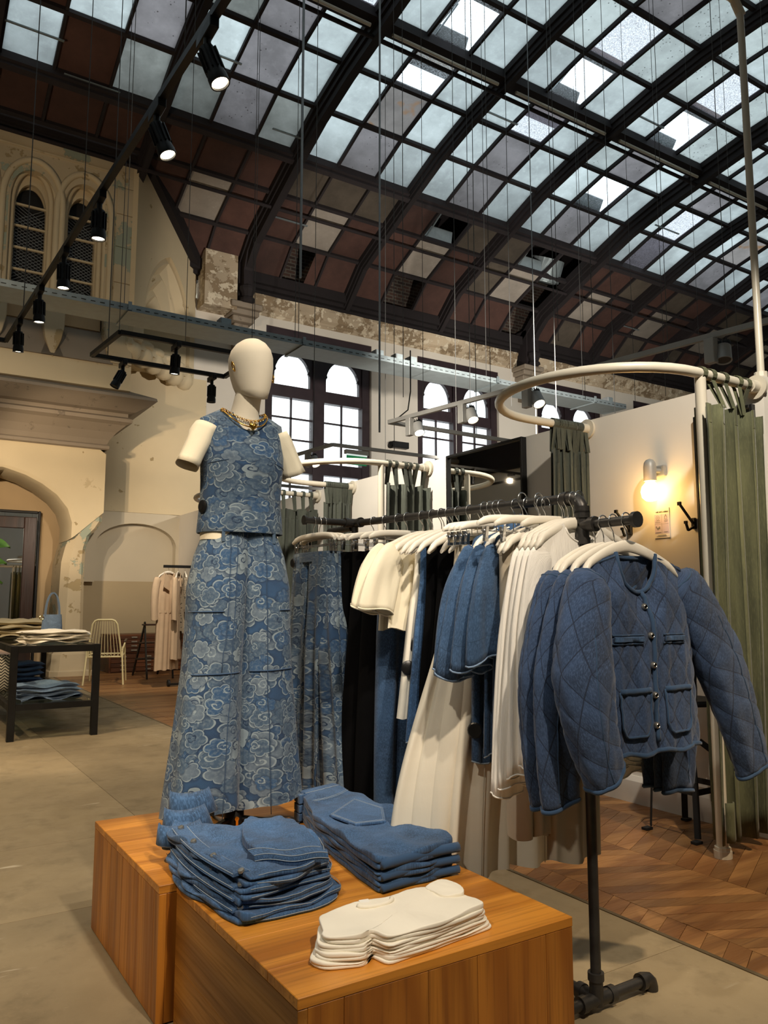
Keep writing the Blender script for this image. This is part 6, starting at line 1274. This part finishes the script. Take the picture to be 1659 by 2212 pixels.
def jacket(y,i,lab,hl,front):
    rz=R((0,1,-1,2)[i]); z0=ZT+.006
    hang(HT,(RXc+.005,y,z0+.008),rz,hl); o=hung('quilted_jacket',lab,'jacket','quilted jackets on the front arm',(RXc+.03,y,z0),rz)
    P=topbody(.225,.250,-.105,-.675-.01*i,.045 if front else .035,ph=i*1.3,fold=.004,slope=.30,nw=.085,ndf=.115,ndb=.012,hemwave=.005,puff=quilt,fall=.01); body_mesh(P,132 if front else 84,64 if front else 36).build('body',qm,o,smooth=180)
    def F(x,z,off=.006): # a point on the jacket front
        lo,hi=0,1
        s=x/.235
        for _ in range(22):
            mid=(lo+hi)/2; p=P(s,-1,mid)
            if p[2]>z: lo=mid
            else: hi=mid
        p=P(s,-1,lo); s=x/max(.01,abs(p[0]/s)) if abs(s)>1e-3 else s; p=P(s,-1,lo); return (x,p[1]-off,z)
    # sleeves: the near one hangs towards the viewer, the far one stands away
    pq=lambda u,v: quilt(u*.8,v+.3)
    nn,mm=(56,60) if front else (36,36)
    if front: A=((-.19,-.008,-.165),(-.36,-.085,-.46),(-.235,-.075,-.715)); B_=((.195,0,-.165),(.355,-.02,-.36),(.495,-.03,-.775))
    else: A=((-.185,-.004,-.165),(-.33,-.02,-.45),(-.31+.015*i,-.012,-.80)); B_=((.195,0,-.165),(.30,.02,-.4),(.28,.03,-.84))
    for s,(a,b,c) in ((-1,A),(1,B_)):
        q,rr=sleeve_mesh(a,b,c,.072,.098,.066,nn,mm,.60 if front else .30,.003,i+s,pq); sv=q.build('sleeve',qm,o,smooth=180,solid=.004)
        q=MB(); edge_tube(q,rr[-1],.007); q.build('cuff_binding',m_den3,sv,smooth=180); q=MB(); edge_tube(q,[Vector(p) for p in rr[-2]],.0010); q.build('cuff_stitch',m_stitch,sv)
        q=MB(); edge_tube(q,[Vector(p) for p in rr[2]],.004); q.build('armhole_seam',m_den3,sv,smooth=180)
        q=MB(); k=int(nn*.72) if s<0 else int(nn*.80); q.tube([Vector(r[k])+Vector((0,-.002,0)) for r in rr[int(mm*.30):-1]],.0022,5); q.build('elbow_seam',m_den3,sv)
    neck=[P(s,-1,0.) for s in np.linspace(-.385,.385,26)]+[P(s,1,0.) for s in np.linspace(.385,-.385,20)]
    q=MB(); edge_tube(q,neck,.0075); q.build('neck_binding',m_den3,o,smooth=180)
    q=MB(); edge_tube(q,[P(s,-1,1.) for s in np.linspace(-1,1,40)]+[P(s,1,1.) for s in np.linspace(1,-1,40)],.007); q.build('hem_binding',m_den3,o,smooth=180)
    for s in (-1,1): q=MB(); q.tube([P(s*lerp(.40,.97,u),-1,.012) for u in np.linspace(0,1,12)],.003,5); q.build('shoulder_seam',m_den3,o)
    if front:
        fx=.022; q=MB(); zs=np.linspace(-.235,-.645,24); q.tube([P(.06,-1,0.)]+[F(fx+.012*math.sin((z+.2)*3),z,.004) for z in zs],.0075,8); q.build('front_binding',m_den3,o,smooth=180)
        
        for z in (-.262,-.345,-.43,-.515,-.60):
            p=F(fx-.018,z,.006); q=MB(); q.lathe([(.001,.006),(.006,.006),(.0088,.004),(.0098,0),(.0098,-.003)],p,18,Euler((R(90),0,0)).to_matrix()); q.lathe([(.005,.006),(.006,.0072),(.007,.006)],p,14,Euler((R(90),0,0)).to_matrix()); q.build('stud_button',m_stud,o,smooth=40)
        for x0,x1 in ((-.15,-.035),(.06,.155)):
            q=MB(); z=-.355; q.loft([[F(x,z+dz,.004+of) for dz,of in ((.008,0),(.006,.005),(-.006,.005),(-.008,0))] for x in np.linspace(x0,x1,10)],True,True,True,[(x,d*.01) for x in np.linspace(x0,x1,10) for d in range(4)]); q.build('chest_welt',m_den2,o,smooth=60)
            for dz in (.012,-.012): q=MB(); q.tube([F(x,z+dz,.003) for x in np.linspace(x0-.004,x1+.004,10)],.0024,5); q.build('welt_seam',m_den3,o)
        for x0,x1 in ((-.14,-.018),(.052,.165)):
            zt,zb=-.50,-.625; 
            def pk(u,v): 
                x=lerp(x0,x1,u); bot=zb+.03*max(0,(abs(u-.5)-.3)/.2)**2; return F(x,lerp(zt,bot,v),.005+.004*math.sin(PI*u))
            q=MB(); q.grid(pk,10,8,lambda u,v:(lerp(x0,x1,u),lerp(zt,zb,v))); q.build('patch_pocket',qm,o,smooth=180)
            q=MB(); q.tube([pk(0,v) for v in np.linspace(0,1,6)]+[pk(u,1) for u in np.linspace(.1,.9,10)]+[pk(1,v) for v in np.linspace(1,0,6)],.004,6); q.build('pocket_binding',m_den3,o,smooth=180)
            q=MB(); q.tube([pk(u,0) for u in np.linspace(0,1,10)],.0085,8); q.build('pocket_top',m_den3,o,smooth=180)
        q=MB(); q.bb((-.045,.030,-.152),(-.005,.032,-.128)); q.build('neck_label',m_tape,o); p=P(0,1,.05)
    return o
JY=(1.70,1.665,1.625,1.575)
for i in (3,2,1,0):
    n_=('farthest','third from the front','second from the front','frontmost')[i]
    jacket(JY[i],3-i if i<3 else 0,('quilted dark blue denim jacket, %s on the front arm, partly hidden'%n_) if i<3 else 'quilted dark blue denim jacket, frontmost, buttons and pockets in full view','white hanger of the %s quilted jacket'%n_,i==3)
# coats on the far rail
m_trench=fabric('trench_cotton',C('#bfa78a'),0,.06,.8,.05,.3); m_leo=T('leopard_print','UV'); v_=m_leo.n('TexVoronoi',{'Vector':m_leo.co,'Scale':42}); m_leo=m_leo.fin(m_leo.mix(m_leo.M('LESS_THAN',v_,.3),C('#8d8270'),C('#1b1715')),.9)
def coat(x,y,rz,lab,mat,hl,zh,w=.2,name='coat',cat='coat',sleeve=.62,belt=False):
    hang(HT,(x,y,1.758),rz,hl); o=hung(name,lab,cat,'clothes on the far rail',(x,y,1.75),rz)
    P=topbody(w,w*1.1,-.085,zh,.05,ph=x*9,fold=.014,ndf=.13); body_mesh(P,48,24).build('body',mat,o,smooth=180)
    for s in (-1,1):
        q,rr=sleeve_mesh((s*(w-.01),0,-.165),(s*(w+.08),-.01,-.3),(s*(w+.06),-.02,-.16-sleeve),.06,.065,.06,18,12,.6,.004,s); q.build('sleeve',mat,o,smooth=180)
    if belt:
        q=MB(); q.loft([[(-.11,-.06,-.10),(-.17,-.085,-.3),(-.04,-.07,-.36),(-.02,-.055,-.2)],[(-.10,-.05,-.10),(-.16,-.07,-.3),(-.04,-.055,-.36),(-.02,-.045,-.2)]],True,True,True,[(k*.1,0) for k in range(8)]); q.build('lapel',mat,o)
        q=MB(); q.loft([[(x_,y_,-.66+dz) for x_,y_ in [(w*1.08*math.cos(t),.055*math.sin(t)) for t in np.linspace(0,2*PI,20,False)]] for dz in (.02,-.02)],True,uvs=[(k*.02,0) for k in range(40)]); q.build('belt',mat,o)
    return o
hl='white hanger of the %s on the far rail'
coat(3.56,11.46,R(25),'long beige trench coat with wide lapels, outermost on the far rail',m_trench,hl%'outer trench coat',-1.5,.2,'trench_coat',belt=True)
coat(3.70,11.455,R(60),'beige trench coat behind the outermost one on the far rail',m_trench,hl%'inner trench coat',-1.35,.2,'trench_coat',belt=True)
coat(3.80,11.45,R(75),'black and grey leopard print top on the far rail',m_leo,hl%'leopard print top',-.95,.18,'leopard_top','top',.5)
coat(3.90,11.445,R(80),'dark brown jacket behind the cream cardigan on the far rail',plain('brown_wool',C('#4d3b30')),hl%'brown jacket',-1.2,.18,'brown_jacket','jacket',.55)
coat(4.0,11.44,R(80),'cream ribbed cardigan on the far rail, next to the mannequin',m_cream,hl%'cream cardigan',-1.0,.2,'cream_cardigan','cardigan',.7)
